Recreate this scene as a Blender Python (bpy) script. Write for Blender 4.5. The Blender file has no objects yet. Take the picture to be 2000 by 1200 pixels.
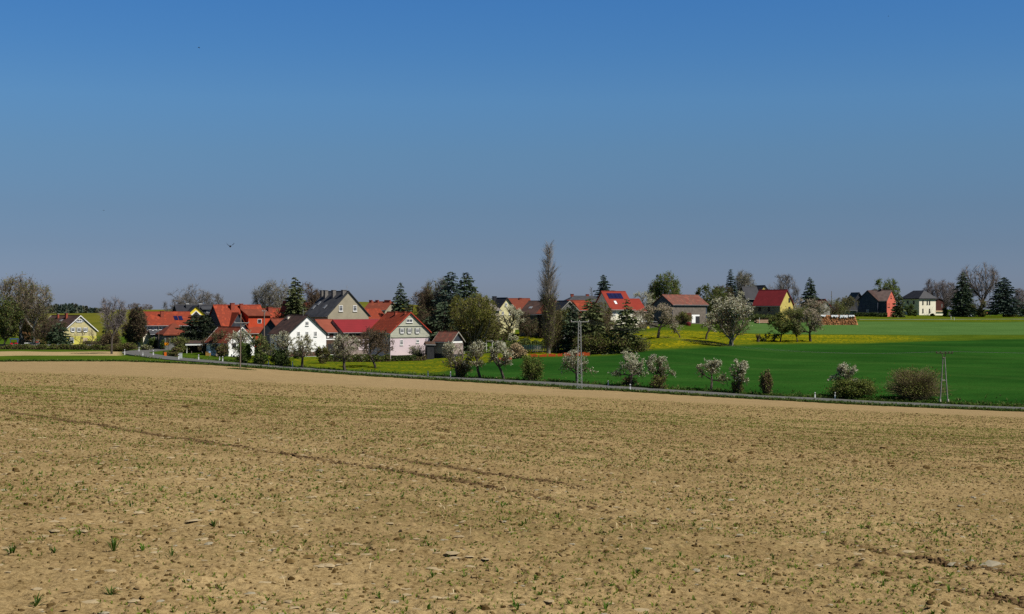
import bpy, math, random
import numpy as np
from mathutils import Vector, Matrix
R = math.radians
F = 2747.0                      # focal length in photograph pixels (photo 2000 x 1200)
CW = 2000.0
sc = bpy.context.scene
col = sc.collection

# ---------------------------------------------------------------- camera
cd = bpy.data.cameras.new('camera'); cam = bpy.data.objects.new('camera', cd); col.objects.link(cam)
cam.location = (0, 0, 0); cam.rotation_euler = (R(90), 0, 0)
cd.sensor_width = 36; cd.lens = 36 * F / CW; cd.clip_start = .1; cd.clip_end = 20000
sc.camera = cam

# ---------------------------------------------------------------- light
SUN_EL, SUN_AZ = 51.0, 27.0     # elevation; degrees towards the camera from due right (+X)
sdir = Vector((math.cos(R(SUN_EL)) * math.cos(R(SUN_AZ)), -math.cos(R(SUN_EL)) * math.sin(R(SUN_AZ)), math.sin(R(SUN_EL))))
sl = bpy.data.lights.new('sun', 'SUN'); sl.energy = 4.9; sl.angle = R(.5); sl.color = (1, .95, .87)
so = bpy.data.objects.new('sun', sl); col.objects.link(so); so.rotation_euler = sdir.to_track_quat('Z', 'Y').to_euler()
w = bpy.data.worlds.new("World"); sc.world = w; w.use_nodes = True
nt = w.node_tree; nt.nodes.clear()
sky = nt.nodes.new('ShaderNodeTexSky'); sky.sky_type = 'NISHITA'; sky.sun_disc = False
sky.sun_elevation = R(SUN_EL); sky.sun_rotation = math.atan2(sdir.x, sdir.y)
sky.air_density = 1.0; sky.dust_density = .4; sky.ozone_density = 2.2; sky.altitude = 400
bg = nt.nodes.new('ShaderNodeBackground'); bg.inputs['Strength'].default_value = .0715
# the air of the photograph is darker and greyer towards the horizon than the clean model sky
tc = nt.nodes.new('ShaderNodeTexCoord'); sx = nt.nodes.new('ShaderNodeSeparateXYZ')
rp = nt.nodes.new('ShaderNodeValToRGB'); mx = nt.nodes.new('ShaderNodeMix'); mx.data_type = 'RGBA'; mx.blend_type = 'MULTIPLY'
mx.inputs[0].default_value = 1
SKYR = [(0.0, (0.369, 0.457, 0.78)), (0.02, (0.369, 0.457, 0.78)), (0.0436, (0.347, 0.439, 0.697)), (0.0686, (0.358, 0.47, 0.688)), (0.1086, (0.399, 0.58, 0.784)), (0.1441, (0.41, 0.678, 0.932)), (0.1791, (0.351, 0.683, 1.015)), (0.212, (0.316, 0.686, 1.079)), (0.32, (0.27, 0.40, 0.52)), (0.6, (0.28, 0.37, 0.43))]
while len(rp.color_ramp.elements) < len(SKYR): rp.color_ramp.elements.new(.5)
for e, (p, c) in zip(rp.color_ramp.elements, SKYR): e.position = p; e.color = (*c, 1)
wo = nt.nodes.new('ShaderNodeOutputWorld')
nt.links.new(tc.outputs['Generated'], sx.inputs[0]); nt.links.new(sx.outputs['Z'], rp.inputs[0])
nt.links.new(sky.outputs[0], mx.inputs[6]); nt.links.new(rp.outputs[0], mx.inputs[7])
nt.links.new(mx.outputs[2], bg.inputs[0]); nt.links.new(bg.outputs[0], wo.inputs[0])
sc.view_settings.view_transform = 'Standard'; sc.view_settings.look = 'None'
sc.view_settings.exposure = 0.25; sc.view_settings.gamma = 1
sc.cycles.max_bounces = 6; sc.cycles.transparent_max_bounces = 8
sc.cycles.use_denoising = False

# ---------------------------------------------------------------- mesh collector
class MB:
    def __init__(s): s.v = []; s.f = []; s.n = 0
    def add(s, V, Fc, mi=0):
        V = np.asarray(V, dtype=np.float64).reshape(-1, 3)
        Fc = np.asarray(Fc, dtype=np.int64)
        if Fc.size == 0: return s
        s.v.append(V); s.f.append((Fc + s.n, mi)); s.n += len(V); return s
    def quads(s, c, a, b, mi=0):
        n = len(c)
        if n == 0: return s
        V = np.stack([c - a - b, c + a - b, c + a + b, c - a + b], 1).reshape(-1, 3)
        return s.add(V, np.arange(4 * n).reshape(n, 4), mi)
    def ribbons(s, p, q, wd0, wd1, mi=0, rng=None):
        """thin tapered strips from p to q"""
        n = len(p)
        if n == 0: return s
        d = q - p; r = rng.normal(size=(n, 3)); side = np.cross(d, r)
        side /= np.linalg.norm(side, axis=1, keepdims=True) + 1e-9
        wd0 = np.broadcast_to(np.asarray(wd0, float), (n,))[:, None]; wd1 = np.broadcast_to(np.asarray(wd1, float), (n,))[:, None]
        V = np.stack([p - side * wd0, p + side * wd0, q + side * wd1, q - side * wd1], 1).reshape(-1, 3)
        return s.add(V, np.arange(4 * n).reshape(n, 4), mi)
    def box(s, x0, x1, y0, y1, z0, z1, mi=0):
        V = [(x, y, z) for z in (z0, z1) for x, y in ((x0, y0), (x1, y0), (x1, y1), (x0, y1))]
        return s.add(V, [(3, 2, 1, 0), (4, 5, 6, 7), (0, 1, 5, 4), (1, 2, 6, 5), (2, 3, 7, 6), (3, 0, 4, 7)], mi)
    def hexa(s, V, mi=0):      # 4 bottom corners then 4 top corners
        return s.add(V, [(3, 2, 1, 0), (4, 5, 6, 7), (0, 1, 5, 4), (1, 2, 6, 5), (2, 3, 7, 6), (3, 0, 4, 7)], mi)
    def prism(s, prof, y0, y1, mi=0, axis='y'):
        n = len(prof)
        if axis == 'y': A = [(x, y0, z) for x, z in prof] + [(x, y1, z) for x, z in prof]
        else: A = [(y0, x, z) for x, z in prof] + [(y1, x, z) for x, z in prof]
        b = s.n; s.v.append(np.array(A, float)); s.n += 2 * n
        for i in range(n):
            j = (i + 1) % n
            s.f.append((np.array([[b + i, b + j, b + n + j, b + n + i]]), mi))
        s.f.append((np.array([[b + i for i in range(n)][::-1]]), mi)); s.f.append((np.array([[b + n + i for i in range(n)]]), mi))
        return s
    def tube(s, pts, rad, k=6, mi=0, cap=True):
        pts = np.asarray(pts, float); m = len(pts)
        rad = np.broadcast_to(np.asarray(rad, float), (m,))
        d = np.gradient(pts, axis=0); d /= np.linalg.norm(d, axis=1, keepdims=True) + 1e-9
        ref = np.array([0, 0, 1.]) if abs(d[0][2]) < .9 else np.array([1., 0, 0])
        u = np.cross(d, ref); u /= np.linalg.norm(u, axis=1, keepdims=True) + 1e-9; vv = np.cross(d, u)
        an = np.arange(k) * 2 * math.pi / k
        V = pts[:, None] + rad[:, None, None] * (np.cos(an)[None, :, None] * u[:, None] + np.sin(an)[None, :, None] * vv[:, None])
        Fc = []
        for i in range(m - 1):
            for j in range(k):
                Fc.append((i * k + j, i * k + (j + 1) % k, (i + 1) * k + (j + 1) % k, (i + 1) * k + j))
        b = s.n; s.add(V.reshape(-1, 3), Fc, mi)
        if cap:
            s.f.append((np.array([[b + j for j in range(k)][::-1]]), mi)); s.f.append((np.array([[b + (m - 1) * k + j for j in range(k)]]), mi))
        return s
    def bar(s, p, q, t, mi=0): return s.tube([p, q], t, 4, mi)
    def build(s, name, mats, parent=None, smooth=False, **props):
        me = bpy.data.meshes.new(name)
        V = np.concatenate(s.v) if s.v else np.zeros((0, 3))
        me.vertices.add(len(V)); me.vertices.foreach_set('co', V.astype(np.float32).ravel())
        li = np.concatenate([f.ravel() for f, _ in s.f]).astype(np.int32)
        tot = np.concatenate([np.full(f.shape[0], f.shape[1]) for f, _ in s.f]).astype(np.int32)
        mi = np.concatenate([np.full(f.shape[0], m) for f, m in s.f]).astype(np.int32)
        st = np.concatenate([[0], np.cumsum(tot)[:-1]]).astype(np.int32)
        me.loops.add(len(li)); me.loops.foreach_set('vertex_index', li)
        me.polygons.add(len(tot)); me.polygons.foreach_set('loop_start', st); me.polygons.foreach_set('loop_total', tot)
        me.polygons.foreach_set('material_index', mi)
        me.polygons.foreach_set('use_smooth', np.full(len(tot), bool(smooth)))
        me.update(calc_edges=True); me.validate()
        if not isinstance(mats, (list, tuple)): mats = [mats]
        for m in mats: me.materials.append(m)
        o = bpy.data.objects.new(name, me); col.objects.link(o)
        if parent: o.parent = parent
        for k, v in props.items(): o[k] = v
        return o

def thing(name, label, cat, loc, rz=0, group=None):
    o = bpy.data.objects.new(name, None); col.objects.link(o)
    o.location = loc; o.rotation_euler = (0, 0, rz); o['label'] = label; o['category'] = cat
    if group: o['group'] = group
    o.empty_display_size = .3
    return o
def tag(o, label, cat, group=None, kind=None):
    o['label'] = label; o['category'] = cat
    if group: o['group'] = group
    if kind: o['kind'] = kind
    return o

# ---------------------------------------------------------------- materials
def nodes(m): m.use_nodes = True; t = m.node_tree; return t, t.nodes['Principled BSDF']
_mc = {}
def M(name, c1, c2=None, scale=1.0, rough=.85, bump=0, spec=.2, c3=None, detail=4, metal=0, stripes=None, translucent=0, bscale=None, aniso=None):
    if name in _mc: return _mc[name]
    m = bpy.data.materials.new(name); t, b = nodes(m); N = t.nodes; L = t.links
    b.inputs['Roughness'].default_value = rough; b.inputs['Specular IOR Level'].default_value = spec; b.inputs['Metallic'].default_value = metal
    c2 = c2 or tuple(x * .8 for x in c1)
    co = N.new('ShaderNodeTexCoord'); no = N.new('ShaderNodeTexNoise'); no.inputs['Scale'].default_value = scale; no.inputs['Detail'].default_value = detail
    src = co.outputs['Object']
    if aniso:
        mp = N.new('ShaderNodeMapping'); mp.inputs['Scale'].default_value = aniso; L.new(src, mp.inputs[0]); src = mp.outputs[0]
    L.new(src, no.inputs['Vector'])
    r = N.new('ShaderNodeValToRGB'); el = r.color_ramp.elements
    el[0].position = .36; el[0].color = (*c1, 1); el[1].position = .64; el[1].color = (*c2, 1)
    if c3: e = el.new(.52); e.color = (*c3, 1)
    L.new(no.outputs['Fac'], r.inputs[0]); out = r.outputs[0]
    if stripes:     # (axis, period in metres, darkening) rows of tiles, boards, slates
        ax, per, dk = stripes
        wv = N.new('ShaderNodeTexWave'); wv.wave_type = 'BANDS'; wv.bands_direction = ax; wv.inputs['Scale'].default_value = .314 / per
        wv.inputs['Distortion'].default_value = .6; wv.inputs['Detail'].default_value = 1
        L.new(co.outputs['Object'], wv.inputs['Vector'])
        mm = N.new('ShaderNodeMix'); mm.data_type = 'RGBA'; mm.blend_type = 'MULTIPLY'
        mr = N.new('ShaderNodeMapRange'); mr.inputs[3].default_value = 1 - dk; mr.inputs[4].default_value = 1
        L.new(wv.outputs['Fac'], mr.inputs[0]); L.new(mr.outputs[0], mm.inputs[7]); L.new(out, mm.inputs[6]); mm.inputs[0].default_value = 1
        out = mm.outputs[2]
    L.new(out, b.inputs['Base Color'])
    if bump:
        n2 = N.new('ShaderNodeTexNoise'); n2.inputs['Scale'].default_value = bscale or scale * 4; n2.inputs['Detail'].default_value = 3
        L.new(co.outputs['Object'], n2.inputs['Vector'])
        bp = N.new('ShaderNodeBump'); bp.inputs['Strength'].default_value = 1; bp.inputs['Distance'].default_value = bump
        L.new(n2.outputs['Fac'], bp.inputs['Height']); L.new(bp.outputs[0], b.inputs['Normal'])
    if translucent:
        tr = N.new('ShaderNodeBsdfTranslucent'); L.new(out, tr.inputs[0]); ms = N.new('ShaderNodeMixShader'); ms.inputs[0].default_value = translucent
        L.new(b.outputs[0], ms.inputs[1]); L.new(tr.outputs[0], ms.inputs[2]); L.new(ms.outputs[0], N['Material Output'].inputs[0])
    _mc[name] = m
    return m

# ---------------------------------------------------------------- terrain heights
A_, B_ = .049, .0446
def plane(x, y): return -1.65 - A_ * y - B_ * x
T = {   # measured ground line: photo column -> (distance, photo row)
 0: [(262,707),(285,696),(305,687.5),(345,674),(420,655),(600,626),(800,614),(1000,613.5),(1500,611)],
 100: [(262,706),(285,695),(305,687.5),(345,674),(420,655),(600,626),(800,613.5),(1000,613),(1500,611)],
 240: [(262,706.5),(276,698.5),(290,692),(305,687),(345,674),(420,652),(600,620),(750,611.5),(1000,612),(1500,611)],
 400: [(250,712.5),(263,706),(278,699.5),(300,690),(340,677),(420,655),(600,615),(750,602),(1000,604),(1500,610)],
 550: [(244,723.5),(254,718),(270,709),(300,690),(340,675),(420,650),(600,609),(750,597),(1000,600),(1500,610)],
 700: [(238,734),(247,729),(262,719),(285,703),(320,687),(400,657),(600,603),(750,588.5),(1000,594),(1500,610)],
 850: [(232,743),(240,738.5),(255,727),(285,700),(320,685),(400,655),(600,609),(750,598),(1000,600),(1500,610)],
 1000: [(226,752),(232,747.5),(250,727),(275,697),(285,687),(320,664),(350,650),(400,635),(500,613),(700,605),(1000,606),(1500,608)],
 1150: [(219,761),(224,756.5),(240,736),(270,698),(285,688),(320,665),(350,650),(400,632),(480,614),(700,607),(1500,608)],
 1300: [(212,770),(218,765.5),(235,742),(270,690),(285,675),(300,660),(330,645),(360,632),(420,621),(480,613),(700,608),(1500,608)],
 1500: [(204,781.5),(212,777),(230,748),(260,712),(300,673),(330,655),(370,636),(400,624),(480,613),(700,608),(1500,608)],
 1700: [(198,792.5),(205,788.5),(225,752),(260,708),(300,672),(330,656),(370,636),(400,627),(480,614),(700,608),(1500,607)],
 1900: [(193,801),(200,797),(220,758),(260,710),(300,672),(330,657),(400,628),(440,620.5),(480,616.5),(700,609),(1500,607)],
 2000: [(190,805),(197,801),(218,760),(260,711),(300,672),(330,657),(400,628),(440,620.5),(480,616.5),(700,609),(1500,607)],
}
T[-700] = T[0]; T[2700] = [(d, p) for d, p in T[2000]]; T[2700][0] = (170, 826); T[2700][1] = (178, 821)
def pchip(x, y, xi):
    x = np.array(x, float); y = np.array(y, float); h = np.diff(x); dl = np.diff(y) / h; m = np.zeros(len(x))
    for i in range(1, len(x) - 1):
        if dl[i - 1] * dl[i] > 0:
            w1 = 2 * h[i] + h[i - 1]; w2 = h[i] + 2 * h[i - 1]; m[i] = (w1 + w2) / (w1 / dl[i - 1] + w2 / dl[i])
    m[0] = dl[0]; m[-1] = dl[-1]
    k = np.clip(np.searchsorted(x, xi) - 1, 0, len(x) - 2); t = (xi - x[k]) / h[k]
    return ((2*t**3-3*t**2+1)*y[k] + (t**3-2*t**2+t)*h[k]*m[k] + (-2*t**3+3*t**2)*y[k+1] + (t**3-t**2)*h[k]*m[k+1])
GY = np.concatenate([np.arange(50, 500, 2.0), np.arange(500, 1500, 10.0), np.arange(1500, 9001, 250.0)])
GP = np.arange(-700, 2701, 20.0)
_cols = sorted(T); _tab = []
for c in _cols:
    u = (c - 1000) / F
    d = [40, 90, 150]; z = [plane(u * q, q) for q in d]
    e0, z0 = T[c][0][0], (600 - T[c][0][1]) / F * T[c][0][0]; k0 = z0 - plane(u * e0, e0)
    z = [zz + k0 * (q / e0) ** 3 for q, zz in zip(d, z)]
    for q, p in T[c]: d.append(q); z.append((600 - p) / F * q)
    d += [3000, 9000]; z += [-14, -16]
    _tab.append(pchip(d, z, GY))
_tab = np.array(_tab); HT = np.array([np.interp(GP, _cols, _tab[:, j]) for j in range(len(GY))]).T
kk = np.ones(5) / 5; HP = np.pad(HT, ((2, 2), (0, 0)), 'edge')
HT = sum(HP[i:i + len(GP)] for i in range(5)) / 5
def G(x, y):
    x = np.asarray(x, float); y = np.asarray(y, float)
    ys = np.maximum(y, 1.0); px = np.clip(1000 + F * x / ys, GP[0], GP[-1] - 1e-6)
    fp = (px - GP[0]) / 20; ip = np.minimum(fp.astype(int), len(GP) - 2); tp = fp - ip
    yc = np.clip(y, GY[0], GY[-1] - 1e-6); iy = np.clip(np.searchsorted(GY, yc, side='right') - 1, 0, len(GY) - 2); ty = (yc - GY[iy]) / (GY[iy + 1] - GY[iy])
    z = (HT[ip, iy] * (1 - ty) + HT[ip, iy + 1] * ty) * (1 - tp) + (HT[ip + 1, iy] * (1 - ty) + HT[ip + 1, iy + 1] * ty) * tp
    wt = np.clip((y - 60) / 40, 0, 1)
    return plane(x, y) * (1 - wt) + z * wt
def at(px, Y): x = (px - 1000) / F * Y; return (x, Y, float(G(x, Y)))
def zat(py, Y): return (600 - py) / F * Y
E_P = [-700, 0, 240, 400, 550, 700, 850, 1000, 1150, 1300, 1500, 1700, 1900, 2000, 2700]
E_Y = [262, 262, 262, 250, 244, 238, 232, 226, 219, 212, 204, 198, 193, 190, 170]
def edge(px): return np.interp(px, E_P, E_Y)

# numpy value noise
def vn(x, y, s, seed=0):
    x = x / s; y = y / s; xi = np.floor(x).astype(np.int64); yi = np.floor(y).astype(np.int64); fx = x - xi; fy = y - yi
    fx = fx * fx * (3 - 2 * fx); fy = fy * fy * (3 - 2 * fy)
    def h(a, b):
        n = (a * 374761393 + b * 668265263 + seed * 1442695041) & 0xffffffff
        n = ((n ^ (n >> 13)) * 1274126177) & 0xffffffff; n = n ^ (n >> 16); return (n & 0xffff) / 65535.0
    return (h(xi, yi) * (1 - fx) + h(xi + 1, yi) * fx) * (1 - fy) + (h(xi, yi + 1) * (1 - fx) + h(xi + 1, yi + 1) * fx) * fy
# ================================================================ GROUND
def polydist(x, y, P):
    best = np.full(np.shape(x), 1e9)
    for (x0, y0), (x1, y1) in zip(P[:-1], P[1:]):
        dx, dy = x1 - x0, y1 - y0; t = np.clip(((x - x0) * dx + (y - y0) * dy) / (dx * dx + dy * dy), 0, 1)
        best = np.minimum(best, np.hypot(x - x0 - t * dx, y - y0 - t * dy))
    return best
TR_A = [(-34, 68), (-15, 41), (-7.5, 30.8), (-.96, 21.9), (1.7, 16.8), (3.6, 12.4), (5.2, 9)]
TR_B = [(-13.6, 42.5), (-2.5, 26.7), (.8, 22), (3.9, 14.5), (4.9, 12.9), (7.5, 8)]
def rut(x, y):
    wob = .12 * (vn(x, y, .8, 5) - .5)
    fade = (.4 + .6 * np.clip(vn(x, y, 2.5, 9) * 1.8 - .2, 0, 1)) * (.55 + .45 * np.clip(vn(x, y, .55, 19) * 2 - .4, 0, 1))
    fa = np.interp(y, [8, 12, 15, 17.5, 19, 22, 45, 70], [.45, .7, .55, .3, .4, 1, 1, .4]); fb = np.interp(y, [8, 12, 15, 17, 20, 22, 26, 29, 31], [.45, .75, .7, .2, .25, .65, .7, .2, 0])
    a = np.exp(-((polydist(x, y, TR_A) + wob) / .25) ** 2) * fade * fa
    b = np.exp(-((polydist(x, y, TR_B) + wob) / .22) ** 2) * fade * fb
    return np.maximum(a, b)
def soil_z(x, y):
    near = np.clip((70 - y) / 50, 0, 1)
    d = .035 * (vn(x, y, .9, 1) - .5) + .022 * (vn(x, y, .22, 2) - .5) + near * .026 * (vn(x, y, .085, 3) - .5) + near * .014 * (vn(x, y, .04, 4) - .5)
    d = d + near * .035 * np.maximum(vn(x, y, .13, 12) - .72, 0) / .28
    r = rut(x, y)
    return G(x, y) + d - .035 * r + r * .04 * (vn(x, y, .09, 7) - .5)

NC, NR = 1300, 520
u = np.linspace(-.56, .56, NC)
t0 = np.linspace(0, 1, 24)[:-1]; near_rows = 1.0 + t0 * 5.0
t = np.linspace(0, 1, NR)
Ecol = np.zeros(NC)
for i in range(NC):
    e = 230.
    for _ in range(6): e = float(edge(1000 + F * u[i] * (e + 6) / e))
    Ecol[i] = e
# ragged field margin
Ecol = Ecol + .9 * (vn(u * 400, u * 0, 1.3, 3) - .5) + .6 * (vn(u * 400, u * 0, .4, 4) - .5)
YY = np.concatenate([np.repeat(near_rows[:, None], NC, 1), 1 / ((1 - t[:, None]) / 6.0 + t[:, None] / Ecol[None, :])])
XX = u[None, :] * (YY + 6)
ZZ = soil_z(XX, YY)
nr = YY.shape[0]
V = np.stack([XX, YY, ZZ], -1).reshape(-1, 3)
idx = np.arange(nr * NC).reshape(nr, NC)
FQ = np.stack([idx[:-1, :-1], idx[:-1, 1:], idx[1:, 1:], idx[1:, :-1]], -1).reshape(-1, 4)

def soil_material():
    m = bpy.data.materials.new('dry_field_soil'); t, b = nodes(m); N = t.nodes; L = t.links
    b.inputs['Roughness'].default_value = 1; b.inputs['Specular IOR Level'].default_value = 0
    co = N.new('ShaderNodeTexCoord')
    def noise(s, d=5, r=.6, ani=None):
        n = N.new('ShaderNodeTexNoise'); n.inputs['Scale'].default_value = s; n.inputs['Detail'].default_value = d; n.inputs['Roughness'].default_value = r
        src = co.outputs['Object']
        if ani: mp = N.new('ShaderNodeMapping'); mp.inputs['Scale'].default_value = ani; L.new(src, mp.inputs[0]); src = mp.outputs[0]
        L.new(src, n.inputs['Vector']); return n.outputs['Fac']
    def ramp(f, a, c, p0=.4, p1=.6):
        r = N.new('ShaderNodeValToRGB'); e = r.color_ramp.elements; e[0].position = p0; e[0].color = (*a, 1); e[1].position = p1; e[1].color = (*c, 1)
        L.new(f, r.inputs[0]); return r.outputs[0]
    def mix(f, a, c, mode='MIX'):
        x = N.new('ShaderNodeMix'); x.data_type = 'RGBA'; x.blend_type = mode
        if isinstance(f, float): x.inputs[0].default_value = f
        else: L.new(f, x.inputs[0])
        L.new(a, x.inputs[6]); L.new(c, x.inputs[7]); return x.outputs[2]
    base = ramp(noise(.35, 6), SOIL_A, SOIL_B, .35, .65)
    fine = ramp(noise(19, 4, .75), (.60, .56, .50), (1.2, 1.2, 1.2), .34, .55)
    c = mix(1.0, base, fine, 'MULTIPLY')
    mid = ramp(noise(2.2, 5, .7, (1, .6, 1)), (.86, .84, .8), (1.1, 1.1, 1.12), .35, .65)
    c = mix(1.0, c, mid, 'MULTIPLY')
    # a thin green bloom of seedlings far off, where single blades cannot be told apart
    gn = N.new('ShaderNodeMath'); gn.operation = 'MULTIPLY'
    g1 = ramp(noise(.11, 4), (0, 0, 0), (1, 1, 1), .42, .62); g2 = ramp(noise(7, 3), (.1, .1, .1), (1, 1, 1), .5, .68)
    L.new(g1, gn.inputs[0]); L.new(g2, gn.inputs[1]); gs = N.new('ShaderNodeMath'); gs.operation = 'MULTIPLY'; gs.inputs[1].default_value = .32; L.new(gn.outputs[0], gs.inputs[0])
    gc = N.new('ShaderNodeRGB'); gc.outputs[0].default_value = (.085, .115, .03, 1)
    c = mix(gs.outputs[0], c, gc.outputs[0])
    ar = N.new('ShaderNodeAttribute'); ar.attribute_name = 'rut'
    rc = N.new('ShaderNodeRGB'); rc.outputs[0].default_value = (.07, .040, .017, 1)
    rm = N.new('ShaderNodeMath'); rm.operation = 'MULTIPLY'; rn = ramp(noise(9, 3, .7), (.15, .15, .15), (1, 1, 1), .34, .52); L.new(ar.outputs['Fac'], rm.inputs[0]); L.new(rn, rm.inputs[1])
    c = mix(rm.outputs[0], c, rc.outputs[0])
    far_att = N.new('ShaderNodeAttribute'); far_att.attribute_name = 'far_pale'; hc = ramp(noise(.5, 4), (.25, .178, .096), (.28, .202, .110)); c = mix(far_att.outputs['Fac'], c, hc)  # far soil painted paler with distance, as clod shade vanishes at grazing view
    L.new(c, b.inputs['Base Color'])
    bp = N.new('ShaderNodeBump'); bp.inputs['Distance'].default_value = .035; bp.inputs['Strength'].default_value = .8
    L.new(noise(24, 4, .75), bp.inputs['Height']); L.new(bp.outputs[0], b.inputs['Normal'])
    return m
SOIL_A = (.222, .158, .073); SOIL_B = (.302, .219, .106)
soil = soil_material()
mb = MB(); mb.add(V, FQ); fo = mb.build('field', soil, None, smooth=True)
tag(fo, 'dry brown ploughed field with sparse green seedlings filling the lower half', 'field', None, 'structure')
a = fo.data.attributes.new('far_pale', 'FLOAT', 'POINT'); pale_ = np.clip((YY - 95 - 25 * vn(XX, YY, 30, 61)) / 40, 0, 1) * .5; a.data.foreach_set('value', pale_.ravel().astype(np.float32))
a = fo.data.attributes.new('rut', 'FLOAT', 'POINT'); a.data.foreach_set('value', rut(XX, YY).ravel().astype(np.float32))

# ---- the rest of the land: verge, meadows, valley floor, hill (one sheet to the horizon)
uc = np.linspace(-.60, .60, 430)
offs = np.concatenate([np.arange(-1.5, 110, .9), 110 + np.arange(0, 60, 2.0), 170 + np.cumsum(np.linspace(2.5, 30, 60)), 1200 + np.cumsum(np.linspace(40, 400, 34))])
Ec = np.interp(uc, u, Ecol)
Y2 = Ec[None, :] + offs[:, None]; X2 = uc[None, :] * (Y2 + 6); PX = 1000 + F * X2 / Y2
Z2 = G(X2, Y2) - .05 * (offs[:, None] < .2)
Z2 = Z2 + np.where((offs[:, None] > 20), .25 * (vn(X2, Y2, 9, 21) - .5), 0)
n2r, n2c = Y2.shape; idx = np.arange(n2r * n2c).reshape(n2r, n2c)
F2 = np.stack([idx[:-1, :-1], idx[:-1, 1:], idx[1:, 1:], idx[1:, :-1]], -1).reshape(-1, 4)
def sm(x, a, b): t = np.clip((x - a) / (b - a), 0, 1); return t * t * (3 - 2 * t)
wig = 3 * (vn(X2, Y2, 14, 31) - .5)
road_y = np.interp(PX, [240, 300, 400, 480, 720, 960, 1200, 1440, 1700, 2000, 2700], [290, 276, 263, 256, 245, 234, 222, 213, 205, 197, 178])
crop_top = np.interp(PX, [820, 900, 1000, 1200, 1300, 1500, 1700, 2000], [246, 262, 272, 272, 277, 299, 301, 318])
crop = sm(Y2, road_y + 5, road_y + 7) * (1 - sm(Y2 + wig * .5, crop_top - 2, crop_top + 2)) * sm(PX, 815, 900)
dand = sm(Y2 + wig * .5, crop_top, crop_top + 8) * (1 - sm(Y2 + wig * .4, 330, 334)) * sm(PX, 990, 1010) * (1 - .90 * sm(PX, 1700, 1880))
dand = np.where(PX > 1380, dand, dand * 1.0)
dand = np.maximum(dand, sm(Y2, 318, 322) * (1 - sm(Y2, 352, 356)) * sm(PX, 1005, 1015) * (1 - sm(PX, 1150, 1180)))
dand = np.maximum(dand, .55 * sm(Y2, road_y + 8, road_y + 14) * (1 - sm(Y2, 286, 290)) * sm(PX, 440, 520) * (1 - crop) * (PX < 1000))
dand = np.maximum(dand, .32 * sm(Y2, 395, 400) * (1 - sm(Y2, 470, 480)) * sm(PX, 1650, 1680))
light = sm(Y2 + wig * .3, 333, 336) * (1 - sm(Y2, 392, 396)) * sm(PX, 1390, 1470)
hill = sm(Y2, 395, 420) * (1 - sm(PX, 900, 1000)); 
strip = sm(Y2, 284.5, 285.5) * (1 - sm(Y2, 305, 306)) * (1 - sm(PX, 232, 240))
# tractor tramlines running along the contour of the crop, one pair every 18 m
tl = np.zeros_like(Y2)
for k_ in range(1, 6):
    cy = road_y + 18.5 * k_ + 2.5 * np.sin(PX / 260.0 + k_)
    for dd in (-.95, .95): tl = np.maximum(tl, np.exp(-((Y2 - cy - dd) / .5) ** 2))
tram = tl * crop * (.35 + .65 * vn(X2, Y2, 12, 71))
gm = bpy.data.materials.new('grassland'); t_, b = nodes(gm); N = t_.nodes; L = t_.links
b.inputs['Roughness'].default_value = 1; b.inputs['Specular IOR Level'].default_value = 0
co = N.new('ShaderNodeTexCoord')
def noi(s, d=5, r=.6, ani=None):
    n = N.new('ShaderNodeTexNoise'); n.inputs['Scale'].default_value = s; n.inputs['Detail'].default_value = d; n.inputs['Roughness'].default_value = r
    src = co.outputs['Object']
    if ani: mp = N.new('ShaderNodeMapping'); mp.inputs['Scale'].default_value = ani; L.new(src, mp.inputs[0]); src = mp.outputs[0]
    L.new(src, n.inputs['Vector']); return n.outputs['Fac']
def rmp(f, a, c, p0=.35, p1=.65):
    r = N.new('ShaderNodeValToRGB'); e = r.color_ramp.elements; e[0].position = p0; e[0].color = (*a, 1); e[1].position = p1; e[1].color = (*c, 1)
    L.new(f, r.inputs[0]); return r.outputs[0]
def mxc(f, a, c):
    x = N.new('ShaderNodeMix'); x.data_type = 'RGBA'; L.new(f, x.inputs[0]); L.new(a, x.inputs[6]); L.new(c, x.inputs[7]); return x.outputs[2]
def att(n): a = N.new('ShaderNodeAttribute'); a.attribute_name = n; return a.outputs['Fac']
def mth(op, a, c):
    x = N.new('ShaderNodeMath'); x.operation = op
    for i, q in enumerate((a, c)):
        if isinstance(q, (int, float)): x.inputs[i].default_value = q
        else: L.new(q, x.inputs[i])
    return x.outputs[0]
g = rmp(noi(.25, 5), (.036, .068, .007), (.060, .098, .009))
g = mxc(att('hill'), g, rmp(noi(.05, 5, .7, (1, .35, 1)), (.080, .088, .014), (.135, .128, .018)))
g = mxc(att('light'), g, rmp(noi(.12, 5, .6, (.6, 1.6, 1)), (.052, .108, .026), (.068, .130, .034)))
cropc = mxc(rmp(noi(.9, 5, .75), (0, 0, 0), (.5, .5, .5), .40, .66), rmp(noi(.035, 5, .6, (1, 2.6, 1)), (.010, .045, .007), (.021, .074, .011), .38, .62), rmp(noi(4, 3), (.030, .066, .010), (.010, .038, .006)))
g = mxc(att('crop'), g, cropc)
g = mxc(mth('MULTIPLY', att('tram'), .55), g, rmp(noi(3), (.040, .085, .016), (.055, .10, .024)))
fl = mth('MULTIPLY', rmp(noi(2.6, 4, .7, (.55, 1.1, 1)), (0, 0, 0), (1, 1, 1), .50, .58), att('dand'))
fl = mth('MULTIPLY', fl, rmp(noi(.10, 3, .5, (.5, 2.5, 1)), (.35, .35, .35), (1, 1, 1), .38, .58))
fl = mth('MULTIPLY', fl, .72)
g = mxc(mth('MULTIPLY', att('dand'), .7), g, rmp(noi(.3), (.048, .085, .005), (.078, .10, .006)))
g = mxc(fl, g, rmp(noi(5), (.45, .32, .004), (.56, .40, .006)))
g = mxc(att('strip'), g, rmp(noi(.4), (.30, .22, .11), (.34, .255, .13)))
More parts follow.
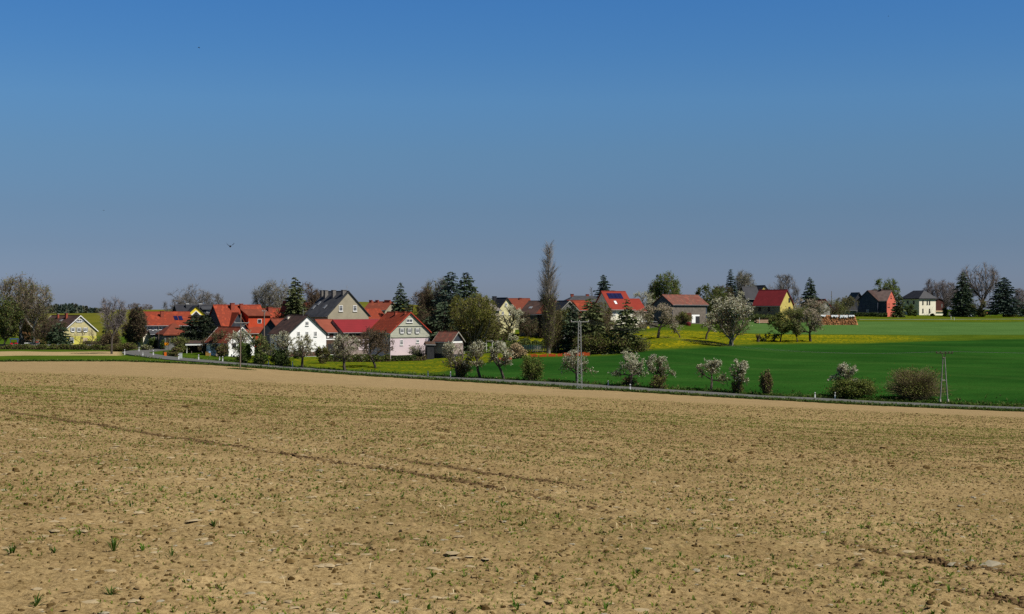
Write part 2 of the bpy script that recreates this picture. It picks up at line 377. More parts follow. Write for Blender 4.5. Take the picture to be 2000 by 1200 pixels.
fine = rmp(noi(3.5, 4, .7), (.78, .78, .78), (1.2, 1.2, 1.2))
x = N.new('ShaderNodeMix'); x.data_type = 'RGBA'; x.blend_type = 'MULTIPLY'; x.inputs[0].default_value = 1; L.new(g, x.inputs[6]); L.new(fine, x.inputs[7])
L.new(x.outputs[2], b.inputs['Base Color'])
bp = N.new('ShaderNodeBump'); bp.inputs['Distance'].default_value = .10; bp.inputs['Strength'].default_value = .7
L.new(noi(5, 4), bp.inputs['Height']); L.new(bp.outputs[0], b.inputs['Normal'])
mb = MB(); mb.add(np.stack([X2, Y2, Z2], -1).reshape(-1, 3), F2); go = mb.build('meadow', gm, None, smooth=True)
tag(go, 'green valley meadows with yellow dandelion bands rising to a pale hill', 'meadow', None, 'structure')
for nm, arr in (('crop', crop), ('dand', dand), ('light', light), ('hill', hill), ('strip', strip), ('tram', tram)):
    a = go.data.attributes.new(nm, 'FLOAT', 'POINT'); a.data.foreach_set('value', np.clip(arr, 0, 1).ravel().astype(np.float32))

# ---- road
def catmull(P, step=1.5):
    P = [np.array(p, float) for p in P]; P = [2 * P[0] - P[1]] + P + [2 * P[-1] - P[-2]]; out = []
    for i in range(1, len(P) - 2):
        n = max(2, int(np.linalg.norm(P[i + 1] - P[i]) / step))
        for k in range(n):
            t = k / n; a, b, c, d = P[i - 1], P[i], P[i + 1], P[i + 2]
            out.append(.5 * ((2 * b) + (-a + c) * t + (2 * a - 5 * b + 4 * c - d) * t * t + (-a + 3 * b - 3 * c + d) * t ** 3))
    out.append(P[-2]); return np.array(out)
RP = [(2700,178),(2300,188),(2000,197),(1700,205),(1440,213),(1200,222.5),(960,234),(720,245),(480,256.5),(400,263),(330,274),(290,284),(268,293),(266,301),(282,309),(308,317),(330,328),(342,346),(344,372)]
RC = catmull([((p - 1000) / F * y, y) for p, y in RP])
def strip_mesh(C, half, lift, mat, name, na=6, skirt=.25):
    d = np.gradient(C, axis=0); d /= np.linalg.norm(d, axis=1, keepdims=True); nrm = np.stack([-d[:, 1], d[:, 0]], 1)
    s = np.concatenate([[-1.0], np.linspace(-1, 1, na), [1.0]])
    half = np.broadcast_to(half, (len(C),))
    P = C[:, None] + nrm[:, None] * s[None, :, None] * half[:, None, None]
    Z = G(P[..., 0], P[..., 1]) + lift; Z[:, 0] -= skirt; Z[:, -1] -= skirt
    V = np.concatenate([P, Z[..., None]], -1); i = np.arange(V.shape[0] * V.shape[1]).reshape(V.shape[:2])
    f = np.stack([i[:-1, :-1], i[1:, :-1], i[1:, 1:], i[:-1, 1:]], -1).reshape(-1, 4)
    b = MB(); b.add(V.reshape(-1, 3), f); return b.build(name, mat)
asph = M('asphalt', (.088, .087, .082), (.115, .113, .105), .8, .9, .01)
rd = strip_mesh(RC, 2.75, .13, asph, 'road'); tag(rd, 'narrow grey asphalt country road curving into the village', 'road', None, 'structure')
# farm track across the far meadow on the right
TC = catmull([((p - 1000) / F * y, y) for p, y in [(1676, 408), (1780, 412), (1900, 416), (2010, 418), (2300, 424)]], 3)
tk = strip_mesh(TC, .75, .12, M('track_gravel', (.21, .22, .15), (.15, .19, .09), .5), 'path', 3)
tag(tk, 'thin pale farm track across the far meadow', 'track', None, 'structure')

# ---- clods, stones, seedlings, tufts (countless)
rg = np.random.default_rng(11)
def wedge(n, y0, y1, um=.40):
    ar = lambda c: (y1 + c) ** 2 - (y0 + c) ** 2
    n = int(n * ar(9) / ar(1.5)); y = np.sqrt(rg.uniform((y0 + 9) ** 2, (y1 + 9) ** 2, n)) - 9; x = rg.uniform(-um, um, n) * (y + 9); return x, y
ICO = None
def lumps(mb, x, y, size, flat, rngs, mi=0, zoff=-.15):
    """low irregular lumps: 7-point bipyramids"""
    n = len(x); k = 6
    if n == 0: return
    an = rngs.uniform(0, 6.28, (n, 1)) + np.arange(k) * 2 * math.pi / k
    rr = size[:, None] * rngs.uniform(.6, 1.25, (n, k)); el = rngs.uniform(.6, 1.6, n)[:, None]; th = rngs.uniform(0, math.pi, n)[:, None]
    lx = rr * np.cos(an) * el; ly = rr * np.sin(an); X = lx * np.cos(th) - ly * np.sin(th); Yv = lx * np.sin(th) + ly * np.cos(th)
    z = soil_z(x, y); h = size * flat
    ring = np.stack([x[:, None] + X, y[:, None] + Yv, (z + zoff * h)[:, None] + h[:, None] * rngs.uniform(-.2, .4, (n, k))], -1)
    c3 = np.stack([x, y, z], -1)[:, None]
    up = c3 + (ring - c3) * rngs.uniform(.45, .85, (n, k, 1)); up[..., 2] = (z + zoff * h)[:, None] + h[:, None] * rngs.uniform(.55, .9, (n, k))
    top = np.stack([x + rngs.normal(0, 1, n) * size * .15, y + rngs.normal(0, 1, n) * size * .15, z + h * (zoff + rngs.uniform(.75, 1.0, n))], -1)[:, None]
    V = np.concatenate([ring, up, top], 1).reshape(-1, 3); b = (np.arange(n) * 13)[:, None, None]
    tri = np.array([(i, (i + 1) % 6, 6 + (i + 1) % 6) for i in range(6)] + [(i, 6 + (i + 1) % 6, 6 + i) for i in range(6)] + [(6 + i, 6 + (i + 1) % 6, 12) for i in range(6)])[None]
    mb.add(V, (b + tri).reshape(-1, 3), mi)
cl = MB()
x, y = wedge(26000, 6.5, 48); s_ = np.minimum(rg.gamma(2.2, .0075, len(x)) + .008, .038); keep = rg.random(len(x)) < .35 + .65 * (vn(x, y, 1.2, 40) > .45); lumps(cl, x[keep], y[keep], s_[keep], .8, rg, 0)
x, y = wedge(60000, 6.5, 60); s_ = rg.gamma(2.0, .0045, len(x)) + .0055; lumps(cl, x, y, s_, .9, rg, 2)  # crumbs coloured dark to stand in for small shadows and pits among clods
x, y = wedge(16000, 30, 120); lumps(cl, x, y, rg.gamma(2.5, .010, len(x)) + .012, .8, rg, 2)
x, y = wedge(9000, 40, 130); s_ = rg.gamma(2.5, .009, len(x)) + .015; lumps(cl, x, y, s_, .8, rg, 0)
# clods thrown up along the wheel ruts
for P, n in ((TR_A, 5500), (TR_B, 2200)):
    P = np.array(P); seg = rg.integers(0, len(P) - 1, n * 3); t = rg.random(n * 3); q = P[seg] * (1 - t)[:, None] + P[seg + 1] * t[:, None] + rg.normal(0, .17, (n * 3, 2))
    k = rut(q[:, 0], q[:, 1]) > rg.uniform(.2, .9, len(q)); q = q[k][:n]
    lumps(cl, q[:, 0], q[:, 1], np.minimum(rg.gamma(2.0, .008, len(q)) + .009, .036), 1.0, rg, 1)
co_ = cl.build('clods', [M('clod_soil', (.19, .132, .063), (.27, .19, .092), 9, .95, spec=0), M('rut_clods', (.06, .036, .018), (.14, .093, .045), 7, .95, spec=0), M('shadow_crumbs', (.055, .034, .012), (.15, .10, .04), 5, .95, spec=0)])
tag(co_, 'loose clods of soil, and dark crumbs standing in for small shadows, scattered over the brown field', 'soil clods', None, 'stuff')
st = MB()
x, y = wedge(2200, 6.8, 34); s_ = rg.gamma(2.0, .011, len(x)) + .010; s_ = np.where(x < -.5, s_ * 1.15, s_ * .75); lumps(st, x, y, np.minimum(s_, .075), .20, rg, 0, .1)
x, y = wedge(160, 6.8, 13, .38); k = x < -.3; x, y = x[k], y[k]; lumps(st, x, y, rg.uniform(.03, .075, len(x)), .16, rg, 0, .1)
x, y = wedge(500, 6.8, 24); lumps(st, x, y, rg.gamma(2.0, .009, len(x)) + .009, .3, rg, 1, .1)
so_ = st.build('stones', [M('pale_slate_stone', (.27, .205, .115), (.37, .29, .17), 5, .9, spec=.1), M('grey_stone', (.22, .19, .13), (.28, .245, .17), 5, .9, spec=.1)])
tag(so_, 'flat pale stones lying on the bare field soil', 'stones', None, 'stuff')
def blades(mb, x, y, z, nb, ln, wd, spread, rngs, mi=0):
    n = len(x); X = np.repeat(np.stack([x, y, z], -1), nb, 0); m = n * nb; L_ = np.repeat(ln, nb) * rngs.uniform(.6, 1.15, m)
    an = rngs.uniform(0, 6.28, m); tl = rngs.uniform(.1, spread, m)
    d1 = np.stack([np.cos(an) * np.sin(tl), np.sin(an) * np.sin(tl), np.cos(tl)], -1); t2 = tl + rngs.uniform(.2, .8, m)
    d2 = np.stack([np.cos(an) * np.sin(t2), np.sin(an) * np.sin(t2), np.cos(t2)], -1)
    s = np.stack([-np.sin(an), np.cos(an), 0 * an], -1) * (np.repeat(wd, nb) * rngs.uniform(.7, 1.2, m))[:, None]
    X = X + np.stack([np.cos(an), np.sin(an), 0 * an], -1) * (L_ * .08)[:, None]
    a = X + d1 * (L_ * .55)[:, None]; e = a + d2 * (L_ * .5)[:, None]
    V = np.stack([X - s * .5, X + s * .5, a + s, a - s, e], 1).reshape(-1, 3); b = (np.arange(m) * 5)[:, None]
    mb.add(V, b + np.array([[0, 1, 2, 3]]), mi); k = mb.n - len(V)
    mb.f.append(((np.arange(m) * 5)[:, None] + np.array([[3, 2, 4]]) + k, mi))
gr = MB()
def dens(x, y): return vn(x, y, 1.6, 50) * .55 + vn(x, y, .45, 51) * .45
x, y = wedge(140000, 6.5, 75); k = dens(x, y) + rg.normal(0, .12, len(x)) > .47; x, y = x[k], y[k]
blades(gr, x, y, soil_z(x, y), 3, rg.uniform(.016, .048, len(x)), rg.uniform(.003, .006, len(x)) * (1 + y / 45), 1.15, rg, 0)
x, y = wedge(9000, 6.5, 18); k = dens(x, y) > .42; x, y = x[k], y[k]
blades(gr, x, y, soil_z(x, y), 3, rg.uniform(.014, .034, len(x)), rg.uniform(.003, .005, len(x)), 1.1, rg, 0)
x, y = wedge(2600, 6.5, 40); k = dens(x, y) > .52; x, y = x[k], y[k]
blades(gr, x, y, soil_z(x, y), 6, rg.uniform(.045, .08, len(x)), rg.uniform(.005, .0075, len(x)), 1.1, rg, 1)
x, y = wedge(13000, 55, 125); blades(gr, x, y, soil_z(x, y), 2, rg.uniform(.05, .10, len(x)), np.full(len(x), .014), 1.1, rg, 0)
x, y = wedge(1600, 6.5, 40); blades(gr, x, y, soil_z(x, y), 1, rg.uniform(.04, .12, len(x)), rg.uniform(.0025, .0045, len(x)), 1.5, rg, 2)
gmat = [M('seedling_green', (.095, .14, .014), (.18, .22, .035), 2.0, .7, translucent=.3, spec=.05), M('dark_weed_green', (.045, .10, .008), (.09, .155, .016), 3.0, .6, translucent=.3, spec=.1), M('dry_straw', (.42, .33, .17), (.55, .45, .27), 5, .8)]
gro = gr.build('seedlings', gmat); tag(gro, 'tiny green seedlings sprouting thinly all over the brown field', 'seedlings', None, 'stuff')
# rough grass along the field margin and both road edges
vg = MB(); n = 15000; pu = rg.uniform(-.42, .42, n); e = np.interp(pu, u, Ecol); pxx = 1000 + F * pu
ry = np.interp(pxx, [240, 300, 400, 480, 720, 960, 1200, 1440, 1700, 2000, 2700], [290, 276, 263, 256, 245, 234, 222.5, 213, 205, 197, 178])
which = rg.random(n); y = np.where(which < .55, e + rg.normal(.6, .5, n), np.where(which < .72, ry - 3.6 - rg.exponential(.4, n), ry + 3.8 + rg.exponential(1.6, n)))
x = pu * (y + 6 * (which < .55)); x = np.where(which < .55, x, (pxx - 1000) / F * y); k = (polydist(x, y, [tuple(p) for p in RC[::4]]) > 2.95) & ~((which > .55) & (1000 + F * x / y < 262)); x, y, which = x[k], y[k], which[k]
blades(vg, x, y, G(x, y), 4, rg.uniform(.18, .58, len(x)), rg.uniform(.03, .07, len(x)), .9, rg, 0)
kk_ = rg.random(len(x)) < .10; blades(vg, x[kk_], y[kk_], G(x[kk_], y[kk_]), 3, rg.uniform(.2, .55, kk_.sum()), np.full(kk_.sum(), .03), .8, rg, 1)
vgo = vg.build('grass', [M('verge_grass', (.032, .075, .010), (.085, .12, .022), .6, .8, translucent=.25), M('dead_verge_grass', (.2, .17, .08), (.3, .25, .13), 1, .9)])
tag(vgo, 'rough green grass along the field margin and the road verges', 'grass', None, 'stuff')
# weed tufts one can pick out
tm = M('weed_leaf', (.032, .072, .007), (.07, .125, .012), 8, .5, translucent=.3)
def tuft(px, py, h, nb, label, tight=.75):
    s = A_ + B_ * (px - 1000) / F; Y = 1.65 * F / (py - 600 - F * s); X = (px - 1000) / F * Y
    t = MB(); r = np.random.default_rng(int(px)); blades(t, np.zeros(1), np.zeros(1), np.zeros(1), nb, np.array([h * .92]), np.array([.0055]), tight, r)
    nm = 'weed_tuft'; o = t.build(nm, tm); o.location = (X, Y, float(soil_z(np.array(X), np.array(Y))) - .004); tag(o, label, 'weed', 'weed tufts on the field')
tuft(222, 1079, .155, 22, 'tallest dark green weed tuft, upright blades beside a pale grey stone', .62)
tuft(418, 1027, .115, 16, 'compact bright green weed tuft farthest from the other big tufts')
tuft(335, 1092, .115, 11, 'slanting weed tuft with few long blades, right of the tallest tuft', .95)
tuft(24, 1088, .125, 18, 'low dark weed tuft near the left border of the picture', .9)
tuft(106, 1082, .09, 14, 'small bright weed tuft between two darker ones', .8)
tuft(216, 1160, .11, 14, 'spreading yellow green weed tuft straight below the tallest tuft', 1.2)
tuft(70, 1180, .11, 16, 'loose weed tuft in the bottom left corner', 1.2)
tuft(1245, 1120, .06, 14, 'small weed tuft at the end of a dark rut', 1.1)
tuft(1112, 1178, .07, 14, 'dark green weed tuft at the bottom middle of the field', 1.0)
# margin tufts at the pole and pylon feet
# ================================================================ TREES
bark_d = M('bark_dark', (.045, .036, .028), (.085, .07, .055), 6, .95)
bark_g = M('bark_grey', (.13, .115, .095), (.22, .20, .17), 5, .95)
bark_w = M('bark_white', (.42, .40, .36), (.16, .14, .12), 2.5, .9)
twig_g = M('twig_grey', (.115, .102, .088), (.175, .155, .135), 3, .95)
twig_b = M('twig_brown', (.075, .052, .035), (.13, .09, .06), 3, .95)
twig_o = M('twig_olive', (.10, .085, .04), (.16, .13, .06), 3, .95)
lf_olive = M('leaf_olive', (.11, .132, .024), (.175, .195, .04), 1.2, .7, translucent=.35)
lf_dark = M('leaf_dark', (0.044, 0.068, 0.019), (0.091, 0.12, 0.036), 1.2, .8, translucent=.15)
lf_green = M('leaf_green', (.07, .12, .02), (.135, .19, .036), 1.2, .7, translucent=.35)
lf_greybr = M('leaf_greybrown', (.125, .13, .052), (.21, .21, .098), 1.5, .8, translucent=.3)
lf_fresh = M('leaf_fresh', (.12, .17, .035), (.20, .26, .06), 1.2, .7, translucent=.35)
lf_brown = M('leaf_redbrown', (.10, .072, .036), (.165, .12, .062), 1.5, .8, translucent=.3)
bl_white = M('blossom_white', (.74, .71, .55), (.46, .46, .30), 2.5, .8, translucent=.3)
bl_pink = M('blossom_pink', (.56, .46, .36), (.36, .31, .22), 2.5, .8, translucent=.3)
nd_dark = M('needle_dark', (0.026, 0.044, 0.023), (0.062, 0.088, 0.044), 1.2, .8)
nd_blue = M('needle_blue', (0.025, 0.044, 0.034), (0.055, 0.083, 0.06), 1.2, .8)
nd_green = M('needle_green', (0.055, 0.069, 0.023), (0.106, 0.121, 0.044), 1.2, .8)

def rotv(v, axis, a): return Matrix.Rotation(a, 3, axis) @ v
def skeleton(rng, trunk_f, nl1, nl2, nl3, up, ang0, lean=0, stems=1):
    """branch segments in a unit frame: list of (points, r0, r1, level) plus tip points and directions"""
    segs = []; tips = []
    def grow(p, d, L, r, lv, n):
        pts = [p.copy()]; dd = d.copy()
        for i in range(n):
            dd = (dd + Vector(rng.normal(0, .16, 3)) + Vector((0, 0, up * .16))).normalized(); p = p + dd * (L / n); pts.append(p.copy())
        segs.append((pts, r, r * .55, lv)); return pts, dd
    def perp(d):
        v = Vector(rng.normal(0, 1, 3)); v = v - v.dot(d) * d; return v.normalized()
    for s in range(stems):
        d0 = Vector((lean + (rng.normal(0, .25) if stems > 1 else 0), rng.normal(0, .06) + (rng.normal(0, .25) if stems > 1 else 0), 1)).normalized()
        tp, td = grow(Vector((rng.normal(0, .02) * (stems > 1), 0, 0)), d0, trunk_f, .030, 0, 4)
        n1 = nl1
        for i in range(n1):
            a0 = i * 2.4 + rng.uniform(-.4, .4); ang = ang0 * (.3 + .95 * ((i + .5) / n1) ** .7) * rng.uniform(.85, 1.15); q = tp[-1] if i < n1 * .6 else tp[-2]
            dv = Vector((math.cos(a0) * math.sin(ang), math.sin(a0) * math.sin(ang), math.cos(ang)))
            if i == 0: dv = (td + dv * .3).normalized()
            p1, d1 = grow(q, (dv + Vector(rng.normal(0, .12, 3))).normalized(), (1 - trunk_f) * rng.uniform(.45, .7), .017, 1, 4)
            for j in range(nl2):
                q = p1[rng.integers(1, 5)]; dd = (d1 * .8 + perp(d1) * rng.uniform(.5, 1.0)).normalized()
                p2, d2 = grow(q, dd, (1 - trunk_f) * rng.uniform(.22, .42), .008, 2, 3)
                for k in range(nl3):
                    q = p2[rng.integers(0, 4)]; dd = (d2 * .7 + perp(d2) * rng.uniform(.5, 1.1)).normalized()
                    p3, d3 = grow(q, dd, (1 - trunk_f) * rng.uniform(.12, .26), .0035, 3, 2)
                    tips.append((p3, d3))
    return segs, tips

def broadleaf(px, Y, top, w, label, base_py=None, trunk_f=.25, twig=None, bark=None, leaves=(), nt=8, nl=0, up=.6, ang=.75, seed=None, twl=.09, tww=.018,
              lsize=.11, droop=0, group=None, name='tree', cat='tree', lean=0, stems=1, n=(6, 6, 6), zpow=1.0, lowcut=None, full=.82, lift=False, bscale=1.0):
    """px, Y place it on the ground; top = photo row of the tip, w = crown width in photo pixels at that distance"""
    nt = int(nt * 1.9); nl = int(nl * 1.25)
    X, _, z0 = at(px, Y); H = zat(top, Y) - z0; W = w * Y / F
    rng = np.random.default_rng(seed if seed is not None else int(px * 7 + Y))
    segs, tips = skeleton(rng, trunk_f, *n, up, ang, lean, stems)
    allp = np.array([[*p] for s in segs for p in s[0]]); hz = np.percentile(np.array([[*q] for t_ in tips for q in t_[0]])[:, 2], 97) * 1.03; cp = np.array([[*p] for s in segs if s[3] >= 2 for p in s[0]])
    cx = np.median(cp[:, 0]) * 0
    rx = np.percentile(np.abs(cp[:, 0] - cx), 97) * 1.12
    rx = np.percentile(np.abs(cp[:, :2]), 93) * 1.0
    S = np.array([W / 2 / rx, W / 2 / rx, H / hz]); tr = MB(); cr = MB()
    zb = H * (trunk_f * .75 if lowcut is None else lowcut); RR = np.array([W / 2, W / 2, (H - zb) / 2]) * .93; CC = np.array([0, 0, (H + zb) / 2])
    def shape(P):
        v = (P - CC) / RR; r = np.linalg.norm(v, axis=1, keepdims=True) + 1e-6; r2 = np.where(r < 1, r ** full, 1 + .22 * (r - 1)); Q = CC + v / r * r2 * RR
        t_ = np.clip((P[:, 2:3] - zb * .9) / (H * .18), 0, 1); t_ = t_ * t_ * (3 - 2 * t_); return P * (1 - t_) + Q * t_
    for pts, r0, r1, lv in segs:
        P = shape(np.array([[*p] for p in pts]) * S)
        if lv <= 1: tr.tube(P, np.linspace(r0, r1, len(P)) * H * bscale * (1.15 if lv == 0 else 1), 6 if lv == 0 else 5)
        elif lv == 2: cr.tube(P, np.linspace(r0, r1, len(P)) * H * bscale, 3, cap=False)
        else: 
            cr.ribbons(P[:-1], P[1:], max(.012, .0035 * H), max(.009, .0028 * H), 0, rng)
    tp = []; td = []
    for P3, d3 in tips:
        P = shape(np.array([[*p] for p in P3]) * S); tp.append(P); td.append([*d3])
    tp = np.array(tp); td = np.array(td)
    if lift: tp[..., 2] = np.where(tp[..., 2] < zb, zb - (zb - tp[..., 2]) * .3, tp[..., 2])
    m = len(tp) * nt; k = rng.integers(0, len(tp), m); seg = rng.integers(0, 2, m); f = rng.random(m)[:, None]
    p = tp[k, seg] * (1 - f) + tp[k, seg + 1] * f
    dr = td[k] * .8 + rng.normal(0, .6, (m, 3)) + np.array([0, 0, .25 * up - droop]); dr /= np.linalg.norm(dr, axis=1, keepdims=True)
    L_ = rng.uniform(.5, 1.2, m)[:, None] * twl * max(H, .75 * W)
    q = p + dr * L_
    cr.ribbons(p, q, tww * .9, tww * .45, 0, rng)
    mats = [twig or twig_b]
    for li, (mt, share, mode) in enumerate(leaves):
        mats.append(mt); c = int(nl * share)
        k = rng.integers(0, m, c * 3); f = rng.random(c * 3)[:, None]; P = p[k] * (1 - f) + q[k] * f + rng.normal(0, .03 * H ** .5, (c * 3, 3))
        if mode == 'outer':   # on the sunlit outside and upper side of the crown
            cc = np.array([0, 0, H * (.5 + trunk_f * .5)]); rr = (P - cc) / np.array([W / 2, W / 2, H * .5 * (1 - trunk_f)]); sc_ = np.linalg.norm(rr, axis=1) * .55 + rr[:, 2] * .55 + rng.normal(0, .2, len(P))
            P = P[np.argsort(-sc_)[:c]]
        elif mode == 'low':
            P = P[np.argsort(P[:, 2] + rng.normal(0, H * .1, len(P)))[:c]]
        else: P = P[:c]
        a = rng.normal(size=(len(P), 3)); a /= np.linalg.norm(a, axis=1, keepdims=True); b_ = np.cross(a, rng.normal(size=(len(P), 3))); b_ /= np.linalg.norm(b_, axis=1, keepdims=True)
        ss = lsize * rng.uniform(.5, 1.2, len(P))[:, None]
        cr.quads(P, a * ss, b_ * ss * .75, li + 1)
    t = thing(name, label, cat, (X, Y, z0 - .05), rng.uniform(-.3, .3), group)
    tr.build('trunk', bark or bark_d, t); cr.build('crown', mats, t)
    return t

def conifer(px, Y, top, w, label, mat=None, seed=None, base=.04, dens=1.15, irregular=.2, group=None, power=.72, name='conifer_tree', droop=.25, gap=0, bottom=None, topw=.03):
    w *= 1.28; power *= .86
    X, _, z0 = at(px, Y); H = zat(top, Y) - z0; W = w * Y / F; rng = np.random.default_rng(seed if seed is not None else int(px * 5 + Y))
    tr = MB(); cr = MB(); tr.tube([(0, 0, -.2), (0, 0, H * .5), (0, 0, H * .97)], [H * .018 + .05, H * .010 + .03, .02], 6)
    lv = int(H * 3.0); Pp = []; Aa = []; Bb = []; s0 = []; s1 = []
    for i in range(lv):
        f = (i + rng.uniform(-.3, .3)) / lv; f = min(max(f, 0), .995); z = H * (base + (1 - base) * f)
        lump = rng.uniform(.88, 1.08)
        rmax = W / 2 * ((1 - f) ** power + topw) * lump * (1 - gap * rng.random())
        nb = max(5, int(10 * (1 - f) + 5))
        for j in range(nb):
            an = rng.uniform(0, 6.283); r = rmax * (1 - irregular * 1.3 * rng.random() ** 2 + irregular * .9 * max(0, rng.normal(0, .6))); 
            d = np.array([math.cos(an), math.sin(an), 0]); sd = np.array([-d[1], d[0], 0])
            n = max(3, int(r * 3.2 * dens)); tt = (np.arange(n) + rng.random(n)) / n; tt = .15 + .85 * tt
            zz = z - droop * r * tt + .22 * r * np.maximum(tt - .6, 0) 
            P = d[None] * (tt * r)[:, None]; P[:, 2] = zz + rng.normal(0, .06, n); P += sd[None] * rng.normal(0, .16, n)[:, None] * (1 + r * .15)
            ln = (rng.uniform(.16, .36, n) * min(1.15, .45 + r * .35))[:, None]; dirv = d[None] + sd[None] * rng.normal(0, .7, n)[:, None] + np.array([0, 0, 1]) * rng.normal(-.25, .25, n)[:, None]
            dirv /= np.linalg.norm(dirv, axis=1, keepdims=True); up_ = np.cross(dirv, sd[None] + rng.normal(0, .5, (n, 3))); up_ /= np.linalg.norm(up_, axis=1, keepdims=True) + 1e-9
            Pp.append(P); Aa.append(dirv * ln); Bb.append(up_ * ln * rng.uniform(.28, .5, n)[:, None])
            s0.append([0, 0, z]); s1.append(d * r * .9 + np.array([0, 0, z - droop * r * .8]))
    cr.quads(np.concatenate(Pp), np.concatenate(Aa), np.concatenate(Bb), 0); cr.ribbons(np.array(s0), np.array(s1), .03, .01, 1, rng)
    t = thing(name, label, 'conifer', (X, Y, z0), rng.uniform(0, 6), group); tr.build('trunk', bark_d, t); cr.build('crown', [mat or nd_dark, twig_b], t); return t

def bush(px, Y, top, w, label, leaves=((None, 1),), nl=2500, lsize=.10, twigs=500, twig=None, depth=None, seed=None, group=None, name='bush', cat='bush', round_=1.0, clumps=26, stem_base=.25, wbase=.7, tww=.015):
    X, _, z0 = at(px, Y); H = zat(top, Y) - z0; W = w * Y / F; D = depth or W * .8; rng = np.random.default_rng(seed if seed is not None else int(px * 3 + Y))
    b = MB(); K = clumps
    cz = rng.uniform(.15, .88, K); ra = np.sqrt(np.maximum(0, 1 - np.abs(cz - .38) ** 2 / .42)) * (wbase + (1 - wbase) * np.clip(cz / .35, 0, 1))
    an = rng.uniform(0, 6.283, K); rr = ra * np.sqrt(rng.uniform(.15, 1, K)) * .86
    C = np.stack([np.cos(an) * rr * W / 2, np.sin(an) * rr * D / 2, cz * H * .93], -1)
    # stems
    k = rng.integers(0, K, twigs); q = C[k] + rng.normal(0, 1, (twigs, 3)) * np.array([W, D, H]) * .075; q[:, 2] = np.abs(q[:, 2]); p = rng.normal(0, 1, (twigs, 3)) * np.array([W, D, 0]) * stem_base * .25
    mid = p * .4 + q * .6 + rng.normal(0, .04, (twigs, 3)) * H; mid[:, 2] = (p * .35 + q * .65)[:, 2] + .05 * H
    b.ribbons(p, mid, tww * 1.4, tww, 0, rng); b.ribbons(mid, q, tww, tww * .5, 0, rng)
    mats = [twig or twig_b]
    for i, lf in enumerate(leaves):
        mt, share = lf[0], lf[1]; c = int(nl * share); k = rng.integers(0, K, c)
        P = C[k] + rng.normal(0, 1, (c, 3)) * np.array([W * .085, D * .085, H * .085]); P[:, 2] = np.abs(P[:, 2])
        if len(lf) > 2: P = P[np.argsort(-P[:, 2] + rng.normal(0, H * .2, c))[:c // 2]]
        a = rng.normal(size=(len(P), 3)); a /= np.linalg.norm(a, axis=1, keepdims=True); e = np.cross(a, rng.normal(size=(len(P), 3))); e /= np.linalg.norm(e, axis=1, keepdims=True)
        s = lsize * rng.uniform(.5, 1.2, len(P))[:, None]; b.quads(P, a * s, e * s * .75, i + 1); mats.append(mt)
    o = b.build(name, mats); o.location = (X, Y, z0 - .05); tag(o, label, cat, group); return o

def hedge(p0, p1, h, wd, label, leaves=((None, 1),), nl=3000, lsize=.10, twigs=600, twig=None, rough=.25, name='hedge', cat='hedge', seed=1, group=None, taper=0):
    """p0, p1: (px, Y) ends; h height in metres"""
    a = np.array(at(*p0)); c = np.array(at(*p1)); rng = np.random.default_rng(seed); b = MB(); L_ = np.linalg.norm((c - a)[:2]); dr = (c - a)[:2] / L_; nr_ = np.array([-dr[1], dr[0]])
    def pts(n, inner=0):
        s = rng.random(n) * L_; t_ = rng.uniform(-1, 1, n) * wd / 2; hh = h * (1 - rough + rough * 1.6 * vn(s, s * 0, 1.1, seed)) 
        zz = hh * np.sqrt(rng.random(n)) ; xy = a[:2] + s[:, None] * dr + (t_ * np.sqrt(np.maximum(.2, 1 - (zz / hh) ** 3)))[:, None] * nr_
        return np.stack([xy[:, 0], xy[:, 1], G(xy[:, 0], xy[:, 1]) + zz], -1), zz
    q, zz = pts(twigs); p = q.copy(); p[:, 2] -= zz; p[:, :2] += rng.normal(0, .15, (twigs, 2)); b.ribbons(p, q, .02, .01, 0, rng); mats = [twig or twig_b]
    for i, (mt, share) in enumerate(leaves):
        P, _ = pts(int(nl * share)); e1 = rng.normal(size=(len(P), 3)); e1 /= np.linalg.norm(e1, axis=1, keepdims=True); e2 = np.cross(e1, rng.normal(size=(len(P), 3))); e2 /= np.linalg.norm(e2, axis=1, keepdims=True)
        s = lsize * rng.uniform(.5, 1.2, len(P))[:, None]; b.quads(P, e1 * s, e2 * s * .8, i + 1); mats.append(mt)
    V = a.copy(); b.v = [v - V for v in b.v]
    o = b.build(name, mats); o.location = V; tag(o, label, cat, group); return o

